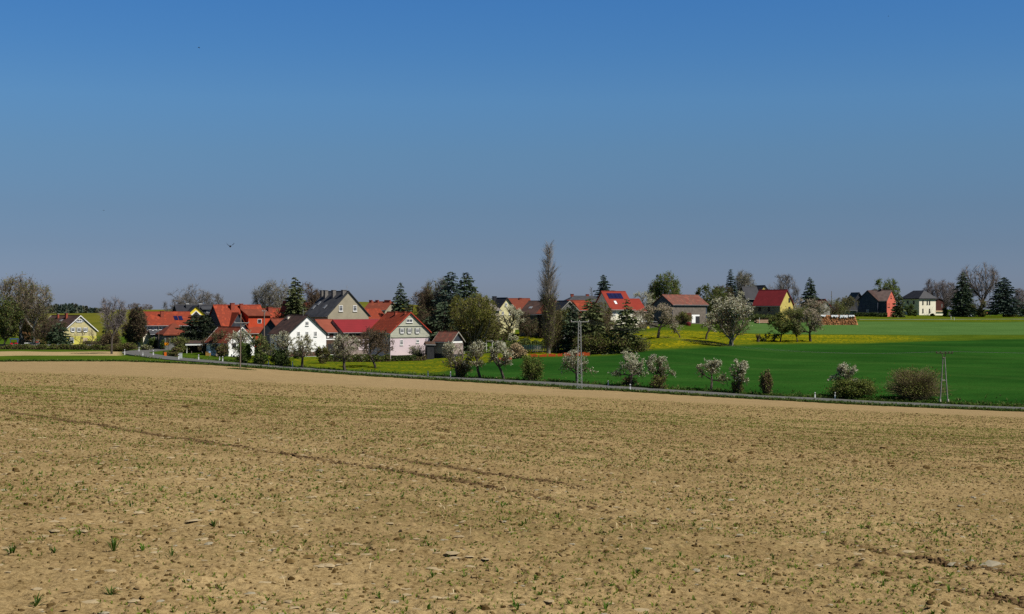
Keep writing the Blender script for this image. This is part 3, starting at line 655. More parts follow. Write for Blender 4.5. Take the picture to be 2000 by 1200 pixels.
def poplar(px, Y, top, label):
    X, _, z0 = at(px, Y); H = zat(top, Y) - z0; rng = np.random.default_rng(5); k = Y / F
    ft = [0, .05, .10, .16, .28, .40, .52, .62, .74, .84, .92, 1.0]; fw = [4, 7, 12, 15, 15, 16, 21, 20, 15, 9, 5, 1]
    def env(f): return np.interp(f, ft, fw) * k
    tr = MB(); cr = MB(); z = np.linspace(0, H * .90, 12); wob = np.cumsum(rng.normal(0, .05, 12)); tr.tube(np.stack([wob, wob * .5, z], -1), np.linspace(.40, .03, 12), 8)
    tops = []
    for i in range(430):
        f0 = rng.beta(1.1, 1.5) * .9; an = rng.uniform(0, 6.283); L_ = rng.uniform(.10, .26) * H * (1.1 - f0); 
        f1 = min(.995, f0 + L_ / H); r1 = env(f1) * rng.uniform(.4, 1.0); r0 = .1
        zz = np.linspace(f0, f1, 5) * H; tt = np.linspace(0, 1, 5); rr = r0 + (r1 - r0) * tt ** .7
        rr = np.minimum(rr, env(zz / H) * 1.05); P = np.stack([np.cos(an) * rr, np.sin(an) * rr, zz], -1) + rng.normal(0, .05, (5, 3))
        P[:, 0] += np.interp(zz, z, wob)
        w0 = .032 + .022 * (1 - f0)
        cr.ribbons(P[:-1], P[1:], np.linspace(w0, w0 * .5, 4), np.linspace(w0 * .85, w0 * .35, 4), 0, rng); tops.append(P)
    T_ = np.array(tops); m = 5600; k1 = rng.integers(0, 430, m); s = rng.integers(0, 4, m); f = rng.random(m)[:, None]; p = T_[k1, s] * (1 - f) + T_[k1, s + 1] * f
    d = T_[k1, s + 1] - T_[k1, s]; d /= np.linalg.norm(d, axis=1, keepdims=True); out = p * np.array([1, 1, 0]); out /= np.linalg.norm(out, axis=1, keepdims=True) + .01
    d = d + out * rng.uniform(0, .45, m)[:, None] + rng.normal(0, .14, (m, 3)); d /= np.linalg.norm(d, axis=1, keepdims=True); q = p + d * rng.uniform(.5, 1.6, m)[:, None]
    q[:, 2] = np.minimum(q[:, 2], H * 1.0)
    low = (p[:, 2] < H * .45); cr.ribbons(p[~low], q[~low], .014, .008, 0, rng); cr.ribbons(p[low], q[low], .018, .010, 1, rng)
    m = 2600; f = rng.uniform(.02, .46, m) ** 1.0; an = rng.uniform(0, 6.28, m); r0 = env(f) * rng.uniform(.1, .7, m); p = np.stack([np.cos(an) * r0, np.sin(an) * r0, f * H], -1); q = p + np.stack([np.cos(an) * .25, np.sin(an) * .25, rng.uniform(.5, 1.8, m)], -1) + rng.normal(0, .1, (m, 3))
    cr.ribbons(p, q, .02, .01, 1, rng)
    c = 1500; f = rng.uniform(.08, .5, c); an = rng.uniform(0, 6.28, c); r0 = env(f) * rng.uniform(.2, 1, c); P = np.stack([np.cos(an) * r0, np.sin(an) * r0, f * H], -1); a = rng.normal(size=(c, 3)) * .05; b_ = rng.normal(size=(c, 3)) * .05; cr.quads(P, a, b_, 2)
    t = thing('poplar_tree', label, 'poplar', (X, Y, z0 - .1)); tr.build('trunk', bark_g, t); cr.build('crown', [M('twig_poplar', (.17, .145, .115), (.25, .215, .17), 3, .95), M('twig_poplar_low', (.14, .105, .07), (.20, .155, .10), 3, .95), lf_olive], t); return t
# ================================================================ HOUSES
glass = M('window_glass', (.02, .025, .035), (.05, .06, .075), 1.5, .15, spec=.5)
glass_c = M('curtained_glass', (.22, .23, .25), (.10, .11, .13), 3, .3, spec=.5)
white_p = M('white_paint', (.74, .73, .70), (.80, .79, .76), 2, .6)
dark_w = M('dark_wood', (.030, .022, .018), (.055, .04, .03), 3, .85, stripes=('X', .2, .3))
black_v = M('black_fascia', (.02, .02, .022), (.035, .035, .037), 3, .8)
grey_m = M('grey_zinc', (.22, .23, .24), (.30, .31, .32), 2, .5, spec=.5)
tile_o = M('tile_orange', (0.249, 0.04, 0.015), (0.305, 0.051, 0.02), .9, .8, .02, stripes=('Z', .30, .22), c3=(.19, .034, .016), bscale=2)
tile_r = M('tile_brownred', (0.172, 0.041, 0.021), (0.223, 0.054, 0.027), .8, .85, .02, stripes=('Z', .30, .25), c3=(.16, .04, .022))
tile_w = M('tile_weathered', (0.172, 0.053, 0.039), (0.248, 0.078, 0.054), 1.1, .9, .02, stripes=('Z', .30, .3), c3=(.14, .07, .05))
tile_d = M('tile_darkbrown', (.045, .028, .025), (.08, .045, .036), .9, .85, .02, stripes=('Z', .30, .25))
tile_n = M('tile_bright', (0.207, 0.019, 0.009), (0.233, 0.023, 0.01), .8, .7, .01, stripes=('Z', .35, .15))
tile_c = M('sheet_crimson', (0.186, 0.012, 0.015), (0.207, 0.013, 0.017), .5, .6, .01, stripes=('X', .6, .12), spec=.3)
tile_m = M('tile_maroon', (0.163, 0.017, 0.021), (0.198, 0.021, 0.025), .8, .75, .01, stripes=('Z', .35, .2))
slate = M('slate_dark', (.040, .042, .048), (.065, .066, .072), .9, .7, .01, stripes=('Z', .25, .25), spec=.3)
slate_n = M('slate_black', (.016, .017, .023), (.026, .027, .034), .9, .6, .01, stripes=('Z', .25, .2), spec=.3)
slate_g = M('slate_grey', (.17, .15, .135), (.23, .205, .185), .9, .85, .01, stripes=('Z', .3, .2))
tile_bg = M('tile_browngrey', (.12, .085, .075), (.17, .12, .105), .9, .85, .01, stripes=('Z', .3, .2))
pl_white = M('plaster_white', (.86, .85, .83), (.80, .79, .77), .6, .9)
pl_beige = M('plaster_beige', (0.344, 0.305, 0.219), (0.285, 0.252, 0.182), .5, .95, .01)
pl_cream = M('plaster_cream', (.82, .77, .62), (.74, .69, .54), .5, .9)
pl_cream2 = M('plaster_pale_yellow', (.68, .62, .33), (.56, .52, .29), .7, .9)
pl_yellow = M('plaster_yellow', (0.533, 0.43, 0.12), (0.429, 0.347, 0.099), .7, .9)
pl_yellow_n = M('plaster_bright_yellow', (0.731, 0.568, 0.043), (0.66, 0.512, 0.041), .7, .8)
pl_yel2 = M('shingle_pale_yellow', (.56, .49, .26), (.47, .41, .21), .8, .9, .01, stripes=('Z', .3, .25))
pl_lemon = M('plaster_lemon', (0.55, 0.499, 0.103), (0.454, 0.413, 0.083), .7, .9)
pl_lilac = M('plaster_lilac', (.66, .54, .56), (.58, .48, .50), .5, .9)
sh_cream = M('shingle_cream', (.50, .50, .40), (.42, .43, .34), .8, .9, .01, stripes=('Z', .3, .3))
pl_pinkold = M('plaster_old_pink', (.36, .28, .26), (.20, .16, .14), .9, .95)
pl_red = M('plaster_coral', (.56, .135, .09), (.50, .12, .08), .5, .85)
sl_blue = M('slate_wall_blue', (.050, .062, .088), (.075, .088, .115), 1.2, .8, .01, stripes=('Z', .25, .25))
sl_wall = M('slate_wall_dark', (.030, .036, .048), (.05, .055, .07), 1.2, .8, .01, stripes=('Z', .25, .25))
sl_wallg = M('slate_wall_grey', (.18, .175, .17), (.13, .13, .125), 1.0, .85, stripes=('X', .3, .25))
wood_g = M('boards_grey', (.17, .145, .12), (.25, .21, .175), 1.2, .95, stripes=('X', .35, .45))
wood_b = M('boards_brown', (.06, .035, .025), (.10, .06, .04), 1.2, .9, stripes=('X', .3, .35))
pl_grey = M('plaster_grey', (.20, .20, .19), (.14, .14, .135), .8, .95)
brick_r = M('brick_red', (.30, .07, .04), (.22, .055, .035), 3, .9)
conc = M('concrete', (.33, .31, .27), (.24, .225, .195), 1.5, .95)
solar_m = M('solar_glass', (.008, .010, .045), (.014, .016, .06), 1, .15, spec=.6)
orange_w = M('plaster_orange', (0.496, 0.064, 0.024), (0.415, 0.052, 0.019), .8, .85)

class House:
    def __init__(s, name, label, px, Y, th, W, L, eave, ridge, wall, roof, anchor=(0, 0), cat='house', group=None, roof_t=.17, ov=.35, vg=.3, trim=None, hip=0, sink=1.0, halfhip=0, roof_name='roof', wall2=None, split=None):
        s.th = R(th); ax, ay = anchor; c, sn = math.cos(s.th), math.sin(s.th)
        x, y, _ = at(px, Y); s.ox = x - (c * ax - sn * ay); s.oy = y - (sn * ax + c * ay)
        xs = [s.ox + c * a - sn * b for a in (-W/2, W/2) for b in (0, L)]; ys = [s.oy + sn * a + c * b for a in (-W/2, W/2) for b in (0, L)]
        s.z0 = float(np.min(G(np.array(xs), np.array(ys)))); s.W, s.L = W, L
        s.he = zat(eave, Y) - s.z0; s.hr = zat(ridge, Y) - s.z0; s.ov, s.vg, s.rt = ov, vg, roof_t; s.m = (s.hr - s.he) / (W / 2)
        s.t = thing(name, label, cat, (s.ox, s.oy, s.z0), s.th, group)
        he, hr = s.he, s.hr
        if hip:
            b = MB(); b.box(-W/2, W/2, 0, L, -sink, he); b.build('wall', wall, s.t)
            r = MB(); o = ov; h = .25
            r.box(-W/2 - o, W/2 + o, -o, L + o, he + .01, he + h)
            r0 = min(W / 2 * hip, L / 2 - .2)
            A = [(-W/2 - o, -o, he + h), (W/2 + o, -o, he + h), (W/2 + o, L + o, he + h), (-W/2 - o, L + o, he + h), (0, r0, hr), (0, L - r0, hr)]
            k = r.n; r.add(A, np.zeros((0, 4))) if False else None
            r.v.append(np.array(A, float)); r.n += 6
            for f in ((0, 1, 4), (2, 3, 5)): r.f.append((np.array([[k + i for i in f]]), 0))
            for f in ((1, 2, 5, 4), (3, 0, 4, 5)): r.f.append((np.array([[k + i for i in f]]), 0))
            s.roof = r.build(roof_name, roof, s.t); s.hip = hip
        else:
            b = MB(); prof = [(-W/2, -sink), (W/2, -sink), (W/2, he), (0, hr), (-W/2, he)]
            if split:   # two-tone gable: lower storey of another colour
                zs = split; b.box(-W/2 - .03, W/2 + .03, -.03, L + .03, -sink, zs); b.build('ground_floor_wall', wall2, s.t); b = MB(); prof = [(-W/2, zs), (W/2, zs), (W/2, he), (0, hr), (-W/2, he)]
            b.prism(prof, 0, L); b.build('wall', wall, s.t)
            xo = W/2 + ov; zl = he - ov * s.m + .03; zr = hr + .03; r = MB(); rt = roof_t
            if halfhip:
                pass
            r.prism([(-xo, zl), (0, zr), (0, zr + rt), (-xo, zl + rt)][::1], -vg, L + vg)
            r.prism([(0.002, zr), (xo, zl), (xo, zl + rt), (0.002, zr + rt)], -vg, L + vg)
            rc = MB(); s.roof = r.build(roof_name, roof, s.t)
            b = MB(); b.tube([(0, -vg, zr + rt), (0, L + vg, zr + rt)], .11, 6); b.build('ridge_cap', roof if not isinstance(roof, list) else roof[0], s.roof)
            if trim:
                for sg in (-1, 1):
                    for yy in (-vg - .05, L + vg + .003):
                        b = MB()
                        b.hexa([(sg * 0, yy, zr - .02), (sg * xo, yy, zl - .02), (sg * xo, yy + .045, zl - .02), (0, yy + .045, zr - .02), (0, yy, zr + rt + .03), (sg * xo, yy, zl + rt + .03), (sg * xo, yy + .045, zl + rt + .03), (0, yy + .045, zr + rt + .03)])
                        b.build('bargeboard', trim, s.roof)
            for sg in (-1, 1): b = MB(); b.tube([(sg * (xo + .06), -vg, zl + .02), (sg * (xo + .06), L + vg, zl - .02)], .06, 6); b.build('gutter', grey_m, s.roof)
    def w2l(s, p):
        c, sn = math.cos(s.th), math.sin(s.th); x, y = p[0] - s.ox, p[1] - s.oy
        return (c * x + sn * y, -sn * x + c * y, p[2] - s.z0)
    def hit(s, face, px, py):
        """where the sight line of a photograph measurement meets a wall: (u along wall, height)"""
        d = ((px - 1000) / F, 1.0, (600 - py) / F); o = s.w2l((0, 0, 0)); e = s.w2l(d); dl = (e[0] - o[0], e[1] - o[1], e[2] - o[2])
        if face == 'front': t = (0 - o[1]) / dl[1]; return o[0] + t * dl[0], o[2] + t * dl[2]
        X = -s.W / 2 if face == 'left' else s.W / 2; t = (X - o[0]) / dl[0]; return o[1] + t * dl[1], o[2] + t * dl[2]
    def onface(s, face, u, v0, v1, w, d0, d1, mb, mi=0, uc=None):
        """box on a wall: centre u, width w, height v0..v1, from depth d0 to d1 outside the wall"""
        a, b = u - w / 2, u + w / 2
        if face == 'front': mb.box(a, b, -d1, -d0, v0, v1, mi)
        elif face == 'left': mb.box(-s.W / 2 - d1, -s.W / 2 - d0, a, b, v0, v1, mi)
        else: mb.box(s.W / 2 + d0, s.W / 2 + d1, a, b, v0, v1, mi)
    def win(s, face, px, py, wpx, hpx, frame=None, pane=None, mull=True, shutters=None, sill=True, fw=.09):
        ua, _ = s.hit(face, px - wpx / 2, py); ub, _ = s.hit(face, px + wpx / 2, py); u, v = s.hit(face, px, py); _, vt = s.hit(face, px, py - hpx / 2); _, vb = s.hit(face, px, py + hpx / 2)
        return s.window(face, u, v, abs(ub - ua), abs(vt - vb), frame, pane, mull, shutters, sill, fw)
    def window(s, face, u, v, w, h, frame=None, pane=None, mull=True, shutters=None, sill=True, fw=.09):
        f = MB(); frame = frame or white_p; pane = pane or glass; off = .045
        s.onface(face, u - w/2 + fw/2, v - h/2, v + h/2, fw, off, .10, f); s.onface(face, u + w/2 - fw/2, v - h/2, v + h/2, fw, off, .10, f)
        s.onface(face, u, v + h/2 - fw, v + h/2, w - 2*fw, off, .098, f); s.onface(face, u, v - h/2, v - h/2 + fw, w - 2*fw, off, .098, f)
        if mull: s.onface(face, u, v - h/2 + fw, v + h/2 - fw, .06, off, .09, f); s.onface(face, u, v + h*.16, v + h*.16 + .05, w - 2*fw, off, .085, f)
        if sill: s.onface(face, u, v - h/2 - .09, v - h/2 - .003, w + .16, off, .17, f)
        fo_ = f.build('window', frame, s.t); p = MB(); s.onface(face, u, v - h/2 + fw*.5, v + h/2 - fw*.5, w - fw, .04, .06, p); p.build('pane', pane, fo_)
        if shutters:
            for sg in (-1, 1):
                q = MB(); s.onface(face, u + sg * (w/2 + w*.21), v - h/2, v + h/2, w*.36, .04, .085, q); q.build('shutter', shutters, fo_)
        return fo_
    def door(s, face, px0, px1, top, bot, mat, name='door'):
        ua, _ = s.hit(face, px0, (top + bot) / 2); ub, _ = s.hit(face, px1, (top + bot) / 2); _, vt = s.hit(face, (px0 + px1) / 2, top); _, vb = s.hit(face, (px0 + px1) / 2, bot)
        b = MB(); s.onface(face, (ua + ub) / 2, vb, vt, abs(ub - ua), .035, .07, b); return b.build(name, mat, s.t)
    def patch(s, face, px0, px1, top, bot, mat, name, d=(.02, .05)):
        ua, _ = s.hit(face, px0, (top + bot) / 2); ub, _ = s.hit(face, px1, (top + bot) / 2); _, vt = s.hit(face, (px0 + px1) / 2, top); _, vb = s.hit(face, (px0 + px1) / 2, bot)
        b = MB(); s.onface(face, (ua + ub) / 2, vb, vt, abs(ub - ua), d[0], d[1], b); return b.build(name, mat, s.t)
    def beams(s, face, us, v0, v1, mat, name='timber_frame', braces=()):
        b = MB()
        for u_ in us: s.onface(face, u_, v0, v1, .16, .035, .075, b)
        s.onface(face, (us[0] + us[-1]) / 2, v0 - .14, v0 - .002, abs(us[-1] - us[0]) + .16, .035, .08, b); s.onface(face, (us[0] + us[-1]) / 2, v1 + .002, v1 + .14, abs(us[-1] - us[0]) + .16, .035, .08, b)
        s.onface(face, (us[0] + us[-1]) / 2, (v0 + v1) / 2, (v0 + v1) / 2 + .12, abs(us[-1] - us[0]), .035, .07, b)
        return b.build(name, mat, s.t)
    def zroof(s, x): return s.hr - abs(x) * s.m + .03 + s.rt
    def chimney(s, x, y, w, d, top_above, mat, cap=None, name='chimney'):
        b = MB(); z1 = s.hr + top_above; b.box(x - w/2, x + w/2, y - d/2, y + d/2, s.zroof(abs(x) + w/2) - .3, z1); o = b.build(name, mat, s.roof)
        c = MB(); c.box(x - w/2 - .07, x + w/2 + .07, y - d/2 - .07, y + d/2 + .07, z1 + .002, z1 + .12); c.build('chimney_cap', cap or mat, o); return o
    def slopebox(s, side, y0, y1, f0, f1, t0, t1, mat, name, parent=None):
        """panel lying on a roof slope; f = 0 at the eave, 1 at the ridge"""
        sg = -1 if side == 'left' else 1; xo = s.W / 2 + s.ov; nx, nz = sg * s.m, 1.0; ln = math.hypot(nx, nz); nx, nz = nx / ln, nz / ln
        def P(y, f, t): x = sg * xo * (1 - f); return (x + nx * t, y, s.zroof(x) + nz * t)
        b = MB(); b.hexa([P(y0, f0, t0), P(y1, f0, t0), P(y1, f1, t0), P(y0, f1, t0), P(y0, f0, t1), P(y1, f0, t1), P(y1, f1, t1), P(y0, f1, t1)]); return b.build(name, mat, parent or s.roof)
    def skylight(s, side, y, f, w=.8, df=.14, pane=None):
        o = s.slopebox(side, y - w/2, y + w/2, f, f + df, -.02, .08, grey_m, 'skylight'); s.slopebox(side, y - w/2 + .08, y + w/2 - .08, f + .012, f + df - .012, .082, .10, pane or glass_c, 'pane', o); return o
    def cross(s, side, y, w, depth, eave_f, ridge_f, wall, roof, out=0.0, name='dormer', winsz=None, ov=.25, base=None, wpane=None):
        """gabled dormer or cross wing standing out of one slope"""
        sg = -1 if side == 'left' else 1; x1 = sg * (s.W / 2 + out); x0 = x1 - sg * depth; he = s.he + (s.hr - s.he) * eave_f; hr = s.he + (s.hr - s.he) * ridge_f; zb = -1.0 if base is None else base
        b = MB(); b.prism([(y - w/2, zb), (y + w/2, zb), (y + w/2, he), (y, hr), (y - w/2, he)], min(x0, x1), max(x0, x1), axis='x'); o = b.build(name, wall, s.t)
        m = (hr - he) / (w / 2); r = MB(); rt = .18; yo = w/2 + ov; zl = he - ov * m + .03; zr = hr + .03; a_, c_ = min(x0, x1), max(x0, x1)
        if sg < 0: a_ -= .3
        else: c_ += .3
        r.prism([(y - yo, zl), (y, zr), (y, zr + rt), (y - yo, zl + rt)], a_, c_, axis='x'); r.prism([(y + .002, zr), (y + yo, zl), (y + yo, zl + rt), (y + .002, zr + rt)], a_, c_, axis='x'); r.build('roof', roof, o)
        if winsz:
            ww, hh, vz = winsz; f = MB(); q = MB(); X = x1 + sg * .04
            for (a1, a2, z1, z2) in ((y - ww/2, y - ww/2 + .09, vz - hh/2, vz + hh/2), (y + ww/2 - .09, y + ww/2, vz - hh/2, vz + hh/2), (y - ww/2 + .09, y + ww/2 - .09, vz + hh/2 - .09, vz + hh/2), (y - ww/2 + .09, y + ww/2 - .09, vz - hh/2, vz - hh/2 + .09), (y - .03, y + .03, vz - hh/2 + .09, vz + hh/2 - .09)):
                f.box(min(X, X + sg * .06), max(X, X + sg * .06), a1, a2, z1, z2)
            f.build('window', white_p, o); q.box(min(X, X + sg * .03), max(X, X + sg * .03), y - ww/2 + .04, y + ww/2 - .04, vz - hh/2 + .04, vz + hh/2 - .04); q.build('pane', wpane or glass, o)
        return o

def shed_dormer(h, side, y, w, f_low, f_high, wall, roof, winmat=None, wn=1, rise=None):
    """dormer with a single sloping roof rising from the slope"""
    sg = -1 if side == 'left' else 1; xo = h.W / 2 + h.ov
    xl = sg * xo * (1 - f_low); xh = sg * xo * (1 - f_high); zl = h.zroof(xl); zh = h.zroof(xh); zt = zl + (zh - zl) * .66 if rise is None else zl + rise
    b = MB(); b.hexa([(xl, y - w/2, zl - .25), (xl, y + w/2, zl - .25), (xh, y + w/2, zl - .25), (xh, y - w/2, zl - .25), (xl, y - w/2, zt), (xl, y + w/2, zt), (xh, y + w/2, zh), (xh, y - w/2, zh)] if sg > 0 else
                     [(xl, y + w/2, zl - .25), (xl, y - w/2, zl - .25), (xh, y - w/2, zl - .25), (xh, y + w/2, zl - .25), (xl, y + w/2, zt), (xl, y - w/2, zt), (xh, y - w/2, zh), (xh, y + w/2, zh)])
    o = b.build('dormer', wall, h.t); r = MB(); e = .35; xf = xl + sg * .4; zf = zt - (zh - zt) / max(.1, abs(xh - xl)) * .4
    V = [(xf, y - w/2 - e, zf + .03), (xf, y + w/2 + e, zf + .03), (xh, y + w/2 + e, zh + .03), (xh, y - w/2 - e, zh + .03)]
    if sg < 0: V = [V[1], V[0], V[3], V[2]]
    r.hexa(V + [(a, c, z + .16) for a, c, z in V]); r.build('dormer_roof', roof, o)
    for i in range(wn):
        yy = y + (i - (wn - 1) / 2) * 1.6; f = MB(); q = MB(); hh = min(1.0, (zt - zl) * .72); X = xl + sg * .03; zc = (zt + zl) / 2 
        f.box(min(X, X + sg * .05), max(X, X + sg * .05), yy - .5, yy + .5, zc - hh/2, zc + hh/2); f.build('window', white_p, o)
        q.box(min(X + sg*.052, X + sg * .07), max(X + sg*.052, X + sg * .07), yy - .42, yy + .42, zc - hh/2 + .08, zc + hh/2 - .08); q.build('pane', glass, o)
    return o
# ================================================================ THE VILLAGE
def real(px, th_a): return th_a + math.degrees(math.atan((1000 - px) / F))
def GH(name, label, pl, pr, Y, th, side_px, eave, ridge, wall, roof, **k):
    """gable wall spans photo columns pl..pr at distance Y; th = apparent turn of the gable (+ = facing right)"""
    W = (pr - pl) * Y / F / math.cos(R(th)); L = k.pop('L', None) or side_px * Y / F / abs(math.sin(R(th)))
    return House(name, label, (pl + pr) / 2, Y, real((pl + pr) / 2, th), W, L, eave, ridge, wall, roof, **k)
def SH(name, label, pl, pr, Y, n, W, eave, ridge, wall, roof, **k):
    """long side (eaves wall) spans pl..pr; n = apparent turn of that wall"""
    L = (pr - pl) * Y / F / math.cos(R(n)); pm = (pl + pr) / 2
    th = n - 90 if n >= 0 else n + 90; anc = (W / 2, L / 2) if n >= 0 else (-W / 2, L / 2)
    h = House(name, label, pm, Y, real(pm, th), W, L, eave, ridge, wall, roof, anchor=anc, **k); h.side = 'right' if n >= 0 else 'left'; return h

# ---- yellow shingled house, far left
h = GH('yellow_house', 'yellow gabled house with dark roof, lemon ground floor and paler shingled upper gable', 125, 187, 345, 36, 52, 647, 618, pl_yel2, tile_d, trim=white_p, split=zat(656.5, 345) - at(156, 345)[2], wall2=pl_lemon)
h.win('front', 154.5, 626.5, 10, 5.5, mull=True, shutters=grey_m)
for p in (142, 154, 166.5): h.win('front', p, 644, 5.5, 8, shutters=grey_m)
h.win('front', 140, 664.5, 8, 9.5); h.patch('front', 162, 170.5, 660, 668.5, M('closed_shutter', (.45, .36, .25), (.38, .30, .2), 3, .8), 'shutter')
h.chimney(-.9, 4.2, .55, .55, .6, brick_r); h.chimney(-.9, 7.6, .45, .45, .5, brick_r, conc); h.skylight('left', 5.2, .62)
h = SH('outbuilding', 'brown roofed outbuilding behind the dark trees left of the yellow house', 60, 118, 356, 20, 8, 655, 628, wood_b, tile_d); h.slopebox('right', 3.0, 4.0, .15, .7, .02, .07, M('light_roof_sheet', (.45, .44, .41), (.3, .28, .26), 2, .6), 'roof_light')
h = SH('shed', 'low shed with rust brown roof behind the white trailer', 51, 74, 345, 15, 4, 664, 650, wood_b, M('roof_rust', (.20, .11, .045), (.13, .07, .03), 1, .9))
# ---- half-timbered farmhouse
h = SH('farmhouse', 'long half-timbered farmhouse with orange tiled roof and two solar panels', 289, 376, 335, 12, 9.5, 634.5, 611, pl_white, tile_o, ov=.5)
u0, _ = h.hit('right', 290, 642); u1, _ = h.hit('right', 374, 642); _, va = h.hit('right', 330, 646); _, vb = h.hit('right', 330, 638)
h.beams('right', list(np.linspace(u0, u1, 15)), va, vb, dark_w)
for p in (293, 304, 313, 324, 335): h.win('right', p, 641.5, 5, 6.5, sill=False)
h.patch('right', 291, 374, 647, 650, white_p, 'white_band', (.02, .06))
h.chimney(1.9, 4.1, .7, .8, .30, brick_r); h.slopebox('right', 7.9, 8.8, .36, .66, .03, .10, solar_m, 'solar_panel'); h.slopebox('right', 6.8, 7.7, .36, .66, .03, .10, solar_m, 'solar_panel')
h.door('right', 300, 308, 658, 672, wood_b); h.door('right', 311, 318, 656, 670, pl_grey, 'gate')
h = SH('lean_to', 'grey roofed porch in front of the half-timbered farmhouse', 296, 325, 326, 12, 2.6, 653, 648.5, pl_grey, slate, ov=.3)
h = SH('garage', 'garage with hipped red tile roof and dark doors beside the road bend', 322, 372, 318, 12, 8.5, 655.5, 632, pl_grey, tile_r, hip=1.0)
h.door('right', 325, 331, 658, 669.5, dark_w); h.door('right', 334, 339, 658, 669.5, dark_w)
h = GH('outbuilding', 'small cream plastered outbuilding beside the road bend', 280, 296, 327, 25, 10, 655, 649, pl_cream, tile_d, L=3.5)
# ---- black roofed house with yellow gable
h = SH('house', 'house with black slate roof and bright yellow dormer gable', 352, 424, 362, 14, 9, 622, 597, sl_wall, slate_n, ov=.4)
o = h.cross('right', h.L * .42, 4.6, 3.6, .30, .92, pl_yellow_n, slate_n, out=.4, name='gable_dormer', base=h.he - .8, ov=.9)
zb_ = h.he + (h.hr - h.he) * .30; b = MB(); X_ = h.W/2 + .4; yc = h.L * .42
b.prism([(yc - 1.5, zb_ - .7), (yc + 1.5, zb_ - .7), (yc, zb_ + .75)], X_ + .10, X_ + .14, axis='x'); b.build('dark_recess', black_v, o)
for sg in (-1, 1): b = MB(); b.hexa([(X_ + .05, yc + sg * 1.95, zb_ - .7), (X_ + .05, yc + sg * 1.52, zb_ - .7), (X_ + .2, yc + sg * 1.52, zb_ - .7), (X_ + .2, yc + sg * 1.95, zb_ - .7), (X_ + .05, yc + sg * .01, zb_ + 1.05), (X_ + .05, yc + sg * .01, zb_ + .78), (X_ + .2, yc + sg * .01, zb_ + .78), (X_ + .2, yc + sg * .01, zb_ + 1.05)]); b.build('white_trim', white_p, o)
shed_dormer(h, 'right', h.L * .80, 2.9, .36, .82, sl_wall, slate, wn=1)
h.chimney(1.0, h.L * .28, .7, .7, .35, slate, white_p); h.chimney(1.2, h.L * .62, .8, .8, .35, slate, white_p)
h.patch('right', 418, 424, 628, 639, pl_white, 'white_wall_panel'); h.skylight('right', h.L * .93, .22)
# ---- large orange roof
h = SH('orange_roof_house', 'largest house, steep bright orange roof and black slate gable at its left end', 440, 528, 330, 24, 12.5, 650, 597.5, orange_w, M('tile_vermilion', (.26, .041, .016), (.33, .055, .021), .9, .8, .02, stripes=('Z', .30, .2), c3=(.19, .032, .015)), ov=.3)
b = MB(); b.prism([(-h.W/2 + .1, .2), (h.W/2 - .1, .2), (h.W/2 - .1, h.he - .05), (0, h.hr - .1), (-h.W/2 + .1, h.he - .05)], -.06, -.02); b.build('slate_cladding', sl_wall, h.t)
orf = M('tile_vermilion', (0, 0, 0)); h.chimney(1.0, h.L * .36, .75, .9, .55, brick_r); h.chimney(.9, h.L * .56, .6, .7, .4, brick_r)
o = h.cross('right', h.L * .32, 4.6, 5.4, .15, .72, sl_wall, tile_o, out=-.6, name='dormer', base=h.he - .2, winsz=(1.9, 1.0, h.he + .8), ov=.45)
o = shed_dormer(h, 'right', h.L * .80, 5.6, .22, .82, orange_w, tile_r, wn=1)
h = SH('house', 'orange roofed house directly right of the largest orange roof', 524, 566, 345, 24, 9, 632, 605, orange_w, orf)
h.chimney(.8, 2.0, 1.0, 1.0, .5, brick_r)
h = SH('barn', 'brownish red roofed barn behind the orange roofs and bare trees', 536, 590, 362, 24, 9, 630, 603.5, pl_beige, tile_r)
h = GH('barn', 'barn with black slate gable between the orange houses and the white house', 510, 548, 308, -18, 0, 650, 625, sl_wall, tile_r, L=11)
h = GH('tall_annex', 'narrow pinkish annex with steep roof rising behind the white house', 563, 573, 340, 20, 4, 604, 590, M('plaster_salmon', (.42, .20, .14), (.34, .15, .11), 1, .9), tile_o, L=5)
# ---- white cottage half hidden by trees
h = GH('white_cottage', 'low white cottage with red roof half hidden behind the roadside bushes', 447, 497, 288, 32, 44, 669, 641, pl_white, tile_r, trim=white_p)
h.win('front', 457.5, 675, 7, 8, frame=dark_w); h.win('front', 489, 672, 5, 7)
# ---- white house
h = GH('white_house', 'big bright white gabled house with four small gable windows', 564, 637, 290, 31, 37, 652, 617.5, pl_white, tile_d, trim=black_v)
h.win('front', 599.5, 632, 6.2, 8, shutters=None); 
for p in (583, 599.5, 616): h.win('front', p, 652.5, 5.5, 9.5)
for p in (526, 535, 542.5): h.win('left', p, 674, 2.4, 9, frame=dark_w)
h.patch('front', 564.5, 636.5, 687.5, 696, M('plinth_brown', (.10, .045, .035), (.14, .07, .05), 2, .9), 'plinth', (.012, .04))
h.chimney(-.9, 6.2, .5, .5, -.2, pl_cream, conc); 
a = MB(); a.tube([(-.3, 1.2, h.hr), (-.3, 1.2, h.hr + 1.6)], .03, 5); a.tube([(-.3, 1.2, h.hr + .9), (.5, 1.2, h.hr + .9)], .02, 4); a.build('aerial', grey_m, h.roof)
